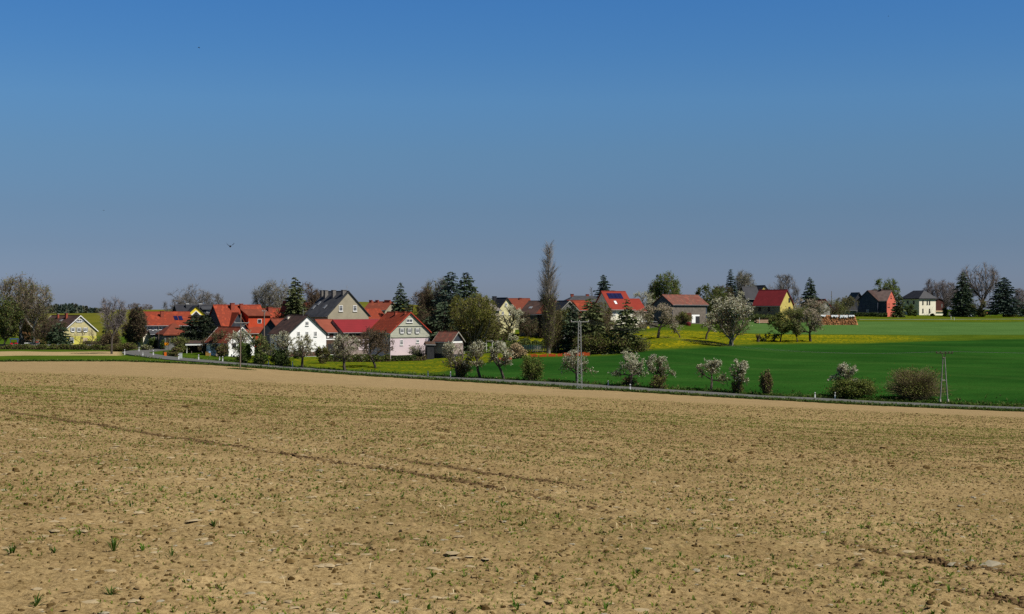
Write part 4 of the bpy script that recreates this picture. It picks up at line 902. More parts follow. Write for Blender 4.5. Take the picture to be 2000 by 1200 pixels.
# ---- barn range between the white and the rosy house
h = SH('barn', 'half-timbered barn with brownish red roof joined to the white house', 634, 669, 300, 31, 8.0, 648.5, 626.5, pl_white, M('tile_brown_even', (.21, .055, .032), (.25, .068, .04), .6, .85, .01, stripes=('Z', .3, .2)), vg=.02, ov=.4)
u0, _ = h.hit('right', 638, 655); u1, _ = h.hit('right', 668, 655); _, va = h.hit('right', 650, 660); _, vb = h.hit('right', 650, 651); h.beams('right', list(np.linspace(u0, u1, 6)), va, vb, dark_w)
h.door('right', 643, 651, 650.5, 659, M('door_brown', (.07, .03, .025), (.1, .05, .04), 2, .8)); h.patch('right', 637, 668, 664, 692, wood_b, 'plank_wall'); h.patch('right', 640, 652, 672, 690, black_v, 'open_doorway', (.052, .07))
h = SH('barn', 'long barn with smooth crimson sheet roof between the white and lilac houses', 669, 765, 303, 31, 8.0, 648.3, 626.5, pl_pinkold, tile_c, vg=.02, ov=.4)
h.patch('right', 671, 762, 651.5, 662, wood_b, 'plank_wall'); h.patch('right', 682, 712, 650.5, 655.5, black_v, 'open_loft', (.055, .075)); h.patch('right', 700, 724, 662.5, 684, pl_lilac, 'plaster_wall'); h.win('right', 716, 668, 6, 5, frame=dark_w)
# ---- lilac / cream house
h = GH('lilac_house', 'gabled house with orange roof, lilac ground floor and cream shingled gable', 763, 839, 288, 31, 44, 649, 611.5, sh_cream, tile_o, trim=M('bargeboard_red', (.42, .055, .03), (.36, .045, .025), 2, .7), split=zat(660, 288) - at(801, 288)[2], wall2=pl_lilac)
h.win('front', 799.5, 626.5, 12, 7, frame=white_p)
for p in (785, 799.5, 815): h.win('front', p, 646, 6.0, 9.5, shutters=M('shutter_grey', (.16, .17, .16), (.12, .13, .12), 3, .8))
h.win('front', 784, 669, 5.5, 10.5); h.win('front', 815.5, 666.5, 5.5, 7); h.chimney(-.7, 4.6, .5, .5, .15, brick_r); h.chimney(-.5, 1.2, .4, .4, .15, brick_r)
b = MB(); u_, v_ = h.hit('front', 799.5, 636.5); b.box(-3.4, 3.4, -.14, -.01, v_ - .06, v_ + .04); b.box(-4.4, 4.4, -.15, -.035, zat(659, 288) - h.z0 - .02, zat(659, 288) - h.z0 + .12); b.build('cornice', sh_cream, h.t)
# ---- shed right of the lilac house
h = GH('shed', 'small shed with weathered red roof, grey plank walls and dark gable', 882, 905, 283, 50, 34, 667, 650, sl_wall, tile_w, trim=conc, ov=.25)
h.patch('left', 849, 881, 671, 691, M('boards_pale', (.50, .45, .38), (.36, .28, .24), 1.0, .95, stripes=('Y', .3, .4)), 'plank_wall'); h.patch('front', 884, 903, 667, 670, white_p, 'white_board'); h.patch('front', 884, 904, 670.5, 692, pl_pinkold, 'lower_wall')
h = SH('lean_to', 'black tarred lean-to against the left side of the small shed', 834, 848, 282, 10, 2.2, 674, 670, black_v, wood_b, ov=.1)
# ---- beige house with four chimneys
h = GH('beige_house', 'tall beige rendered house with dark slate roof and row of big chimneys', 641, 720, 322, 31, 45, 615.5, 570.5, pl_beige, slate, ov=.45)
for p in (665.5, 693): h.win('front', p, 602.5, 7.5, 11.5, fw=.12)
for y_, x_, w_ in ((1.0, -.6, 1.0), (4.6, -1.2, .8), (8.0, -1.3, .8), (10.2, -1.0, .7)): h.chimney(x_, y_, w_, .8, .35, M('chimney_grey', (.13, .12, .11), (.18, .17, .155), 3, .9))
h.skylight('left', 4.2, .30); h.skylight('left', 9.2, .28); h.skylight('left', 8.4, .44)
a = MB(); a.tube([(0, .6, h.hr), (0, .6, h.hr + 1.5)], .03, 5); a.tube([(-.3, .6, h.hr + 1.1), (.3, .6, h.hr + 1.1)], .03, 4); a.build('aerial', grey_m, h.roof)
# ---- red roofs behind
h = SH('house', 'dark red roofed house with brick chimneys on the ridge behind the beige house', 712, 752, 352, -20, 9, 606, 591, pl_beige, tile_r); 
for y_ in (h.L * .08, h.L * .22, h.L * .66, h.L * .97): h.chimney(-.4, y_, .7, .7, .5, brick_r)
h = SH('house', 'house with plain orange red roof just right of the beige gable', 716, 754, 335, 25, 8, 624, 605, pl_white, tile_o)
h = SH('cottage', 'small orange roof peeping out left of the beige house roof', 604, 622, 352, 20, 7, 604, 593, pl_beige, tile_o)
# ---- middle of the village
h = SH('house', 'broad grey brown roof with dark raised verge beside the olive tree', 944, 975, 345, 40, 11, 606, 582.5, pl_beige, slate_g, trim=tile_d)
h = GH('house', 'pale yellow gabled house with blossom in front of its gable', 974, 1006, 352, 28, 24, 604.5, 583.5, pl_cream2, slate_n, trim=tile_d)
h.win('front', 988.5, 595, 4, 6); h.chimney(-.8, h.L * .8, .9, .7, .5, slate_n); h.win('front', 982, 612, 4, 6); h.win('front', 996, 612, 4, 6)
h = SH('house', 'red roofed house with cream wall behind the pale yellow gable', 1001, 1040, 372, 12, 9, 606, 584.5, pl_cream2, tile_r); h.chimney(.4, h.L * .55, .6, .6, .25, brick_r)
h = SH('house', 'dark brown roofed house with one skylight left of the poplar', 1014, 1066, 336, -30, 10, 614, 589.5, wood_g, tile_d); h.skylight('left', h.L * .75, .42); h.chimney(0, h.L * .55, .5, .5, .5, tile_d)
h = SH('barn', 'red roofed barn directly behind the poplar', 1050, 1098, 330, -30, 9, 613, 589.5, wood_b, tile_r)
h = GH('barn', 'barn with grey boarded gable and white edged roof right of the poplar', 1095, 1128, 324, 28, 22, 606, 589.5, sl_wallg, slate_n, trim=conc)
h = SH('house', 'orange roof half hidden by the spruces in mid village', 1118, 1160, 345, 14, 9, 606, 588.5, pl_beige, tile_o)
h = SH('house', 'long slate roofed house with two red chimneys behind the spruces', 1110, 1182, 385, 12, 10, 592, 577.5, pl_beige, slate, hip=.5); h.chimney(0, h.L * .2, .9, .8, .35, brick_r); h.chimney(0, h.L * .62, .8, .8, .3, brick_r)
h = SH('solar_house', 'house with vivid red roof carrying a bank of four solar panels', 1193, 1237, 350, 30, 8.8, 602.5, 570.5, pl_cream, tile_n, ov=.5)
for i in range(4): h.slopebox('right', .9 + i * 1.05, .9 + i * 1.05 + .98, .58, .88, .03, .10, solar_m, 'solar_panel')
h.skylight('right', 2.1, .28, .7, .18, white_p); h.win('right', 1200, 612, 5, 7); h.chimney(-.5, .5, .7, .7, .2, brick_r)
h = SH('house_wing', 'lower red roofed wing attached right of the solar panel house', 1233, 1260, 353, 30, 6.8, 606.5, 585.5, pl_cream, tile_n, ov=.4, trim=wood_b)
h.patch('right', 1238, 1256, 608.5, 612, dark_w, 'window_strip')
# ---- barn on the right
h = GH('barn', 'large timber barn with weathered red roof, slate gable and white corner', 1276, 1313, 362, -44, 0, 594.5, 577.5, sl_wallg if False else sl_blue, tile_w, L=13, ov=.4)
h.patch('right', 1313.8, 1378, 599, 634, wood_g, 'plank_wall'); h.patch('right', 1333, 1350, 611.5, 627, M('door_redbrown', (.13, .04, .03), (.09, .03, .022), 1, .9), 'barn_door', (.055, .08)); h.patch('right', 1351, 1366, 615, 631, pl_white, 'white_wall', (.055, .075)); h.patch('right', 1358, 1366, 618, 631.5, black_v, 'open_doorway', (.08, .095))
h = SH('house', 'dark slate clad house behind the crimson roofed house', 1458, 1484, 425, 20, 7, 583, 561.5, sl_wall, slate_n); 
h = GH('house', 'house showing only a small bright yellow gable tip above the crimson roof', 1484, 1503, 432, 30, 20, 571, 559, pl_yellow, slate_n)
h = GH('red_roof_house', 'house with crimson roof and sunlit yellow gable before the big bare tree', 1524, 1549, 390, 58, 52, 595.5, 567.5, pl_yellow, tile_m, ov=.4)
h.win('front', 1541.5, 586, 3.2, 7, frame=dark_w); h.win('front', 1541.5, 602.5, 3.2, 6, frame=dark_w); h.patch('left', 1471, 1523, 597, 618, M('plaster_shaded_tan', (.36, .28, .19), (.29, .225, .15), .8, .95), 'shaded_wall', (.01, .035)); h.win('left', 1484, 604, 5, 6, frame=dark_w); h.win('left', 1502, 604, 4, 7, frame=dark_w)  # tan panel paints the shaded tone onto the left wall
h = GH('cottage', 'small red roofed cottage behind the tall blossoming tree', 1424, 1436, 405, 30, 12, 592, 582, pl_white, tile_m, L=5)
h = GH('cottage', 'whitewashed cottage gable with red edge among bushes right of the round spruce', 1602, 1621, 415, 28, 12, 598, 586, conc, tile_m, L=6)
h = SH('shed', 'low black roofed shed behind the right end of the firewood pile', 1645, 1672, 440, 10, 5, 606, 600, pl_grey, black_v)
# ---- coral and slate house
h = SH('coral_house', 'house with brown roof, blue slate cross gable and sunlit coral red end wall', 1694, 1731, 442, -24, 6.8, 587, 568, sl_blue, tile_bg, ov=.35)
b = MB(); b.prism([(-h.W/2 + .02, -.6), (h.W/2 - .02, -.6), (h.W/2 - .02, h.he - .1), (0, h.hr - .12), (-h.W/2 + .02, h.he - .1)], -.08, -.02); b.build('coral_wall', pl_red, h.t)
h.win('front', 1740, 580.5, 2.6, 5.5, frame=dark_w); h.win('front', 1735.5, 597, 4.5, 7, frame=dark_w, mull=True); h.chimney(0, h.L * .52, .7, .6, .5, M('chimney_dark', (.05, .04, .04), (.08, .06, .06), 3, .9), conc)
o = h.cross('left', h.L * .90, 6.6, 3.4, .0, .98, sl_blue, tile_d, out=1.0, name='cross_wing', ov=.35, winsz=(.7, 1.2, 1.6), wpane=glass)
h = GH('outbuilding', 'dark annex roof at the left rear of the coral and slate house', 1668, 1688, 455, 24, 6, 588, 573, sl_wall, slate, L=6)
# ---- cream villa
h = GH('cream_villa', 'two storey cream villa with dark blue hipped roof at the right', 1796, 1827, 470, 42, 33, 584.5, 567.5, pl_cream, slate_n, hip=.45, ov=.5)
for px_, py_ in ((1802.5, 591), (1811, 591), (1815.5, 591), (1802.5, 607), (1815.5, 607)): h.win('front', px_, py_, 1.9, 7.5, frame=dark_w, mull=False)
for px_ in (1773, 1785): h.win('left', px_, 591, 3, 6, frame=dark_w)
h = House('open_annex', 'open sided dark red wooden annex with sloping roof right of the cream villa', 1834, 476, real(1834, 40), 4.6, 5, 588, 584, M('boards_darkred', (.06, .022, .018), (.085, .03, .025), 1, .9), black_v, ov=.3); h.patch('front', 1826, 1843, 607, 609.3, M('balcony_beige', (.62, .45, .28), (.55, .40, .25), 2, .8), 'balcony', (.3, .5)); h.patch('front', 1825, 1844, 609.3, 617, pl_cream, 'garage_front', (.05, .1))
h.patch('front', 1838.5, 1840.5, 594, 601, pl_grey, 'window_opening', (.05, .07))

# ================================================================ small structures
def place(px, Y): return at(px, Y)
def boxy(name, label, cat, px, Y, w, d, h, mat, rz=0, z=0, parts=None, group=None):
    x, y, z0 = at(px, Y); t = thing(name, label, cat, (x, y, z0 + z), R(rz), group); return t
# carport
t = boxy('carport', 'white framed carport with black inside and brown roof beside the village road', 'carport', 380, 300, 0, 0, 0, None, 12)
for x_ in (-1.6, 1.6):
    for y_ in (0, 4): b = MB(); b.box(x_ - .07, x_ + .07, y_ - .07, y_ + .07, -.3, 1.95); b.build('post', white_p, t)
b = MB(); b.box(-1.9, 1.9, -.35, -.22, 1.62, 2.0); b.build('fascia', white_p, t); b = MB(); b.hexa([(-2, -.4, 2.02), (2, -.4, 2.02), (2, 4.4, 2.5), (-2, 4.4, 2.5), (-2, -.4, 2.12), (2, -.4, 2.12), (2, 4.4, 2.6), (-2, 4.4, 2.6)]); b.build('roof', tile_d, t)
b = MB(); b.box(-1.7, 1.7, 4.12, 4.2, -.3, 2.0); b.box(-1.78, -1.7, .2, 4.1, -.3, 1.9); b.box(1.7, 1.78, .2, 4.1, -.3, 1.9); b.build('side_panel', black_v, t)
h = SH('shed', 'long low brown roofed shed behind the white framed carport', 362, 408, 309, 8, 4, 674, 666.5, wood_b, tile_d)
# road side furniture
def plate(px, Y, w, hh, zc, mat, label, name='road_sign', cat='road sign', post_h=None, rz=0, n=2):
    x, y, z0 = at(px, Y); t = thing(name, label, cat, (x, y, z0), R(rz)); b = MB(); b.box(-w/2, w/2, -.02, .02, zc - hh/2, zc + hh/2); b.build('sign_plate', mat, t)
    for s in ((-1, 1) if n == 2 else (0,)): b = MB(); b.tube([(s * w * .38, .05, -.3), (s * w * .38, .05, zc + hh * .4)], .035, 6); b.build('post', grey_m, t)
    return t
sign_o = M('sign_orange', (.85, .30, .008), (.80, .27, .01), 1, .5); sign_r = M('sign_deep_orange', (.80, .16, .012), (.75, .14, .01), 1, .5)
plate(325.5, 300, .88, .62, .95 + .9, sign_o, 'orange town sign board beside the road bend, in front of the garage', rz=5)
plate(323, 279, .45, .72, .62, sign_r, 'small deep orange board low in the verge grass by the bend', rz=5)
plate(360.5, 300, .75, .55, 1.35, M('sign_blue', (.10, .16, .26), (.14, .2, .3), 2, .4), 'dull blue board left of the white framed carport', n=2)
plate(409.5, 284, .36, .36, .95, M('sign_sky', (.30, .52, .80), (.35, .58, .85), 2, .4), 'round light blue sign on a thin post in the grass', n=1)
x, y, z0 = at(352.5, 272); t = thing('utility_cabinet', 'pale grey green utility cabinet standing at the verge by the bend', 'cabinet', (x, y, z0)); b = MB(); b.box(-.27, .27, 0, .3, -.1, 1.15); b.build('body', M('cabinet_grey', (.48, .53, .50), (.42, .47, .44), 1, .6), t); b = MB(); b.box(-.31, .31, -.04, .34, 1.153, 1.22); b.build('lid', conc, t); b = MB(); b.box(-.23, .23, -.025, -.003, .05, 1.08); b.build('door', M('cabinet_door', (.53, .58, .55), (.48, .53, .50), 1, .6), t)
# garden things
x, y, z0 = at(406, 287); t = thing('garden_chest', 'ochre wooden garden chest with open slats near the carport', 'chest', (x, y, z0)); b = MB()
for i in range(4): b.box(-.48, .48, 0, .5, .06 + i * .17, .20 + i * .17)
b.build('slatted_box', M('ochre_wood', (.50, .28, .07), (.42, .23, .06), 2, .7), t); b = MB(); b.box(-.52, .52, -.04, .55, .76, .81); b.build('lid', M('ochre_wood', (0, 0, 0)), t)
x, y, z0 = at(426.5, 287); b = MB(); b.box(-.45, .45, -.3, .3, -.1, .55); r_ = np.random.default_rng(3); b.v = [v + r_.normal(0, .05, v.shape) for v in b.v]; b.box(-.33, .33, -.25, .2, .56, .78); o = b.build('boulder', M('boulder_beige', (.42, .33, .25), (.34, .27, .2), 2, .95)); o.location = (x, y, z0); tag(o, 'beige boulder between the ochre chest and the white cottage', 'boulder')
x, y, z0 = at(461.5, 284); t = thing('parked_car', 'white covered car parked against the white cottage', 'car', (x, y, z0 + .3), R(20)); b = MB(); b.hexa([(-1, -.75, -.15), (1, -.75, -.15), (1, .75, -.15), (-1, .75, -.15), (-.9, -.7, .35), (.95, -.7, .35), (.95, .7, .35), (-.9, .7, .35)]); b.hexa([(-.6, -.65, .355), (.7, -.65, .355), (.7, .65, .355), (-.6, .65, .355), (-.35, -.55, .72), (.45, -.55, .72), (.45, .55, .72), (-.35, .55, .72)]); b.build('body', white_p, t)
for sx_ in (-.62, .62): b = MB(); b.tube([(sx_, -.8, -.1), (sx_, -.6, -.1)], .24, 10); b.build('wheel', black_v, t)
# white trailer, tractor, wood stacks, at the far left
x, y, z0 = at(62.5, 335); t = thing('trailer', 'flat white farm trailer under the birches', 'trailer', (x, y, z0 + .1), R(4)); b = MB(); b.box(-1.55, 1.55, -.9, .9, .62, .82); b.build('bed', white_p, t)
for sx_ in (-.9, .9): b = MB(); b.tube([(sx_, -.95, .3), (sx_, -.75, .3)], .3, 10); b.build('wheel', black_v, t)
b = MB(); b.hexa([(.1, -.5, .823), (1.5, -.5, .823), (1.5, .5, .823), (.1, .5, .823), (.3, -.4, 1.12), (1.5, -.45, 1.05), (1.5, .4, 1.05), (.3, .4, 1.12)]); o = b.build('tarpaulin', M('tarp_salmon', (.75, .16, .12), (.65, .14, .10), 2, .6)); o.location = (x, y, z0 + .1); tag(o, 'salmon red tarpaulin heaped on the flat white trailer', 'tarpaulin')
x, y, z0 = at(27.5, 330); t = thing('tractor', 'small tractor with blue roof and red body under the dark tree', 'tractor', (x, y, z0 + .05), R(10)); b = MB(); b.box(-.85, -.25, -.35, .35, .35, 1.0); b.box(.2, .8, -.45, .45, .35, 1.0); b.build('body', M('paint_red', (.62, .015, .03), (.5, .012, .025), 1, .4), t); b = MB(); b.box(-.25, .2, -.3, .3, .4, .9); b.build('engine', black_v, t)
b = MB(); b.box(-.9, .9, -.5, .5, 1.85, 2.0); b.build('roof', M('paint_blue', (.05, .10, .34), (.04, .08, .28), 1, .5), t); b = MB()
for sx_ in (-.8, .8):
    for sy_ in (-.4, .4): b.bar((sx_, sy_, .9), (sx_, sy_, 1.86), .04)
b.build('cab_frame', M('paint_blue', (0, 0, 0)), t)
for sx_, r_ in ((-.6, .32), (.55, .42)): b = MB(); b.tube([(sx_, -.6, r_), (sx_, -.42, r_)], r_, 12); b.build('wheel', black_v, t)
def woodstack(px, Y, w, d, hh, label, mat, rows, seed, tarp=None):
    x, y, z0 = at(px, Y); t = thing('firewood_stack', label, 'firewood', (x, y, z0), R(6)); r = np.random.default_rng(seed); b = MB()
    for i in range(rows):
        zc = (i + .5) * hh / rows; n = int(w / (hh / rows) * .95)
        for j in range(n): rr = hh / rows * .5 * r.uniform(.75, 1.05); xx = -w/2 + (j + .5) * w / n; b.tube([(xx, -d/2 + r.normal(0, .04), zc), (xx, d/2, zc)], rr, 6)
    o = b.build('logs', mat, t); o['kind'] = 'stuff'
    if tarp:
        q = MB(); P = [(-w/2 - .1, hh + .02), (-w/4, hh + .12), (0, hh + .2), (w/4, hh + .10), (w/2 + .1, hh + .02)]; q.prism(P + [(a, c + .05) for a, c in P[::-1]], -d/2 - .12, d/2 + .1); o = q.build('cover_sheet', tarp, t)
    return t
log_m = M('cut_logs', (.36, .24, .14), (.20, .14, .09), 6, .9); tarp_w = M('white_tarpaulin', (.78, .79, .80), (.60, .62, .65), 2, .5)
woodstack(42, 338, 1.9, 1, 1.5, 'stacked firewood behind the small tractor', log_m, 7, 2, M('cover_pale', (.45, .42, .38), (.3, .28, .25), 2, .8))
woodstack(104, 338, 1.2, 1, 1.2, 'heap of firewood in front of the dark shrubs beside the yellow house', log_m, 5, 3)
t = woodstack(1268, 345, 4.2, 1.5, 1.5, 'grey timber stack under a bright white tarpaulin by the meadow', M('grey_timber', (.16, .13, .11), (.26, .22, .19), 3, .9), 7, 4, tarp_w)
x, y, z0 = at(1266, 341); b = MB(); b.tube([(0, 0, .35), (0, .12, .35)], .33, 14); b.tube([(0, -.03, .35), (0, -.005, .35)], .15, 10); o = b.build('drum', M('drum_yellow', (.75, .62, .05), (.68, .55, .05), 2, .6)); o.location = (x, y, z0); tag(o, 'round yellow drum leaning at the foot of the tarpaulin covered timber', 'drum')
# the long orange firewood pile
xa, ya, za = at(1601, 372); xb, yb, zb = at(1676, 372); L_ = xb - xa; t = thing('firewood_pile', 'long sloping pile of orange split firewood with ragged white sheets on top', 'firewood pile', ((xa + xb) / 2, ya, (za + zb) / 2)); r = np.random.default_rng(8); H_ = 2.5
core = MB(); core.hexa([(-L_/2, -.2, -.3), (L_/2 - .3, -.2, -.3), (L_/2 - .3, 2.4, -.3), (-L_/2, 2.4, -.3), (-L_/2 + .2, .1, H_ - .25), (L_/2 - .95, .1, H_ - .25), (L_/2 - .95, 2.2, H_ - .25), (-L_/2 + .2, 2.2, H_ - .25)]); core.build('pile_core', M('log_shadow', (.16, .07, .03), (.22, .10, .045), 3, .95), t)
b = MB()
for i in range(900):
    f = r.random(); zc = f * (H_ - .1); xmax = L_/2 - .1 - .75 * f; xx = r.uniform(-L_/2, xmax); yy = -.25 + .3 * f + r.normal(0, .08); k = r.integers(0, 3); rr = r.uniform(.07, .16); d_ = r.normal(0, 1, 3) * (.35, .25, .25) + (0, -1 if k else 0, 0) + (1 if not k else 0, 0, 0); d_ /= np.linalg.norm(d_); c_ = np.array((xx, yy + .25, zc)); b.tube([c_ - d_ * .3, c_ + d_ * .22], rr, 5)
for i in range(180):
    xx = r.uniform(-L_/2 + .2, L_/2 - 1.0); c_ = np.array((xx, r.uniform(.1, 2.1), H_ - .12 + r.normal(0, .05))); d_ = r.normal(0, 1, 3) * (1, 1, .2); d_ /= np.linalg.norm(d_); b.tube([c_ - d_ * .3, c_ + d_ * .3], .12, 5)
for i in range(120):
    f = r.random(); c_ = np.array((L_/2 - .25 - .78 * f, r.uniform(0, 2.2), f * H_ * .95)); b.tube([c_ - (.1, .2, 0), c_ + (.25, .1, .05)], .12, 5)
o = b.build('firewood', M('split_logs', (.42, .165, .06), (.25, .085, .035), 3.2, .9, c3=(.50, .26, .12)), t); o['kind'] = 'stuff'
def sheet(x0, x1, drop, seed):
    r = np.random.default_rng(seed); n = 14; b = MB(); xs = np.linspace(x0, x1, n); top = H_ + .05 + .06 * r.random(n); lo = top - drop * r.uniform(.3, 1.2, n)
    V = []
    for i in range(n): V += [(xs[i], 2.0, top[i]), (xs[i], -.18, top[i] + .03), (xs[i], -.26, lo[i])]
    f = [(3*i + k, 3*i + k + 1, 3*i + k + 4, 3*i + k + 3) for i in range(n - 1) for k in (0, 1)]; b.add(V, f); b.v = [b.v[0], b.v[0] + (0, .0, .03)]; b.f.append((b.f[0][0][:, ::-1] + b.n, 0)); b.n *= 2; return b.build('white_sheet', tarp_w, t)
sheet(-L_/2 + .1, -L_/2 + 1.6, .35, 1); sheet(-L_/2 + 3.0, -L_/2 + 4.9, .5, 2); sheet(-L_/2 + 5.3, -L_/2 + 7.4, .7, 3); sheet(-L_/2 + 7.6, L_/2 - 1.0, .4, 4)
# felled trunks near the crimson roofed house
x, y, z0 = at(1490, 378); t = thing('timber_stack', 'felled trunks lying in the grass before the crimson roofed house', 'timber', (x, y, z0), R(6)); r = np.random.default_rng(4); b = MB()
for i in range(14): zz = .18 + (i // 5) * .3; yy = (i % 5) * .34 + (i // 5) * .17; o_ = r.normal(0, .25); b.tube([(-1.6 + o_, yy, zz), (1.5 + o_, yy, zz)], .16, 8)
o = b.build('trunks', M('trunk_wood', (.30, .19, .12), (.45, .30, .2), 3, .9), t)
b = MB(); b.tube([(-1.0, -.2, 0), (-1.0, -.2, 1.6)], .05, 5); b.build('marker_stake', white_p, t)
# stacked planks by the barn
x, y, z0 = at(1386, 366); t = thing('plank_stack', 'pale planks stacked beside the barn behind a young blossoming tree', 'planks', (x, y, z0), R(-8)); b = MB(); r = np.random.default_rng(6)
for i in range(8): b.box(-.9 + r.normal(0, .06), .9 + r.normal(0, .06), -.5, .5, .15 + i * .17, .27 + i * .17)
b.build('planks', M('plank_wood', (.55, .36, .2), (.45, .3, .17), 3, .8), t)
x, y, z0 = at(1344.5, 352); t = thing('water_tank', 'dark red round tank standing in the grass before the barn door', 'tank', (x, y, z0)); b = MB(); b.tube([(0, 0, 0), (0, 0, .5), (0, 0, .8), (0, 0, .95)], [.62, .66, .6, .3], 14); b.build('tank_body', M('tank_red', (.11, .009, .009), (.09, .008, .008), 2, .5), t); b = MB(); b.tube([(0, 0, .953), (0, 0, 1.04)], .16, 10); b.build('filler_cap', black_v, t)
# small things round the villa
x, y, z0 = at(1882.5, 452); t = thing('garden_tank', 'teal grey plastic tank at the foot of the right hand spruce group', 'tank', (x, y, z0)); b = MB(); b.box(-.75, .75, 0, 1.2, 0, 1.25); b.build('tank_body', M('teal_plastic', (.12, .20, .18), (.10, .17, .155), 2, .6), t); b = MB(); b.tube([(0, .6, 1.253), (0, .6, 1.4)], .25, 10); b.build('filler_cap', black_v, t)
x, y, z0 = at(1896, 450); t = thing('parked_car', 'low white car parked between the spruces and the large bare tree', 'car', (x, y, z0), R(5)); b = MB(); b.hexa([(-1.0, -.7, .12), (1.0, -.7, .12), (1.0, .7, .12), (-1.0, .7, .12), (-.95, -.68, .5), (.95, -.68, .5), (.95, .68, .5), (-.95, .68, .5)]); b.build('body', white_p, t); b = MB(); b.hexa([(-.6, -.62, .503), (.6, -.62, .503), (.6, .62, .503), (-.6, .62, .503), (-.35, -.5, .8), (.4, -.5, .8), (.4, .5, .8), (-.35, .5, .8)]); b.build('cabin', glass, t)
for sx_ in (-.6, .6): b = MB(); b.tube([(sx_, -.74, .2), (sx_, -.6, .2)], .2, 10); b.build('wheel', black_v, t)
for px_, Y_, w_, lab in ((1858, 462, 10, 'long low greenhouse wall of dull grey between villa and spruces'),):
    x, y, z0 = at(px_, Y_); b = MB(); b.box(-w_ * .085, w_ * .085, 0, .25, -.2, 1.3); b.box(-w_ * .085 - .05, w_ * .085 + .05, -.05, .3, 1.303, 1.36); o = b.build('garden_wall', pl_grey); o.location = (x, y, z0); tag(o, lab, 'wall')
for px_, py_, lab, hh in ((1857.5, 414, 'thin white stake with crooked top at the far farm track', 1.1), (1863.5, 411, 'short white stake right of the taller one at the farm track', .75)):
    x, y, z0 = at(px_, py_); b = MB(); b.tube([(0, 0, -.1), (.02, 0, hh * .6), (-.08, 0, hh)], [.07, .06, .08], 6); o = b.build('marker_stake', white_p); o.location = (x, y, z0); tag(o, lab, 'stake')
# far roofs behind the right hand trees
h = SH('distant_farm', 'distant terracotta roofed farm seen between the bare tree and last spruce', 1926, 1948, 560, 10, 7, 617.5, 611.5, pl_beige, tile_o)
h = SH('distant_farm', 'distant pale roofed farm seen under the last dark spruce', 1962, 1990, 560, 10, 7, 616.5, 611, pl_beige, M('tile_paleorange', (.40, .20, .12), (.5, .28, .18), 1, .9))
# garden shelters behind the roadside blossom
x, y, z0 = at(956, 292); t = thing('garden_pavilion', 'small pavilion with pale curved roof behind the roadside blossom trees', 'pavilion', (x, y, z0)); b = MB(); b.prism([(-.75, 2.0), (.75, 2.0), (.7, 2.2), (0, 2.32), (-.7, 2.2)], -.6, .6); b.build('roof', conc, t)
for sx_ in (-.6, .6):
    for sy_ in (-.45, .45): b = MB(); b.box(sx_ - .05, sx_ + .05, sy_ - .05, sy_ + .05, -.2, 2.0); b.build('post', white_p, t)
x, y, z0 = at(983.5, 290); b = MB(); b.hexa([(-.7, -.4, 0), (.8, -.4, 0), (.8, .6, 0), (-.7, .6, 0), (-.45, -.2, 1.6), (.3, -.2, 1.7), (.3, .4, 1.7), (-.45, .4, 1.6)]); o = b.build('covered_heap', M('sheet_cream', (.55, .54, .42), (.45, .45, .33), 2, .7)); o.location = (x, y, z0); tag(o, 'garden heap covered with a cream sheet right of the pavilion', 'covered heap')

# ---- fences and nets
def fence(p0, p1, hh, label, panel, post, step=2.2, name='fence', slat=True, gap=.35, cat='fence', raise_=.08):
    a = np.array(at(*p0)); c = np.array(at(*p1)); L_ = np.linalg.norm((c - a)[:2]); n = max(1, int(L_ / step)); t = thing(name, label, cat, tuple(a)); b = MB(); dr = (c - a)[:2] / L_; nr_ = np.array([-dr[1], dr[0]])
    def Z(s): q = a[:2] + dr * s; return float(G(q[0], q[1])) - a[2]
    k = int(L_ / .16)
    if slat:
        for i in range(k):
            if gap and (i % 3 == 2): continue
            s0, s1 = i * .16, i * .16 + .14; z = Z(s0); P = [dr * s0 - nr_ * .012, dr * s1 - nr_ * .012, dr * s1 + nr_ * .012, dr * s0 + nr_ * .012]
            b.hexa([(q[0], q[1], z + raise_) for q in P] + [(q[0], q[1], z + hh) for q in P])
    else:
        for i in range(k):
            if (i * 7919) % 11 < 2: continue
            s0, s1 = i * .16, i * .16 + .1601; z = Z(s0); P = [dr * s0 - nr_ * .008, dr * s1 - nr_ * .008, dr * s1 + nr_ * .008, dr * s0 + nr_ * .008]; j = .12 * math.sin(i * .35) * hh + .05 * math.sin(i * 1.3)
            b.hexa([(q[0], q[1], z + raise_) for q in P] + [(q[0], q[1], z + hh + j) for q in P])
    b.build('fence_panel', panel, t)
    for i in range(n + 1):
        s = L_ * i / n; q = dr * s + nr_ * .06; z = Z(s); b = MB(); b.tube([(q[0], q[1], z - .3), (q[0], q[1], z + hh + .12)], .045, 6); b.build('post', post, t)
    return t
net = M('orange_net', (.72, .13, .03), (.60, .09, .02), 5, .7, translucent=.3)
fence((1034, 273), (1100, 273), .58, 'orange plastic safety net sagging between posts before the poplar', net, wood_b, slat=False)
fence((1100, 272.5), (1153, 272.5), .72, 'orange safety net ending in a bright square left of the spruce hedge', net, wood_b, slat=False)
fence((974, 268), (1000, 270), .6, 'short red orange net behind the third roadside blossom tree', net, wood_b, slat=False)
fence((1016, 284), (1118, 284), 1.25, 'weathered grey board fence crossing behind the poplar trunk', M('fence_grey', (.16, .15, .14), (.24, .22, .20), 2, .95), wood_g)
fence((1010, 289), (1058, 289), 1.1, 'dark teal garden fence between the dandelion meadow and grey boards', M('fence_teal', (.02, .07, .055), (.03, .09, .07), 2, .8), black_v)
fence((0, 322), (236, 322), 1.0, 'old low grey fence running along the hedge before the yellow house', M('fence_oldgrey', (.22, .20, .18), (.34, .31, .27), 1, .95), wood_g, step=5)
fence((288, 303), (330, 306), .3, 'low wooden kerb fence beside the cream outbuilding', wood_g, wood_g) if False else None
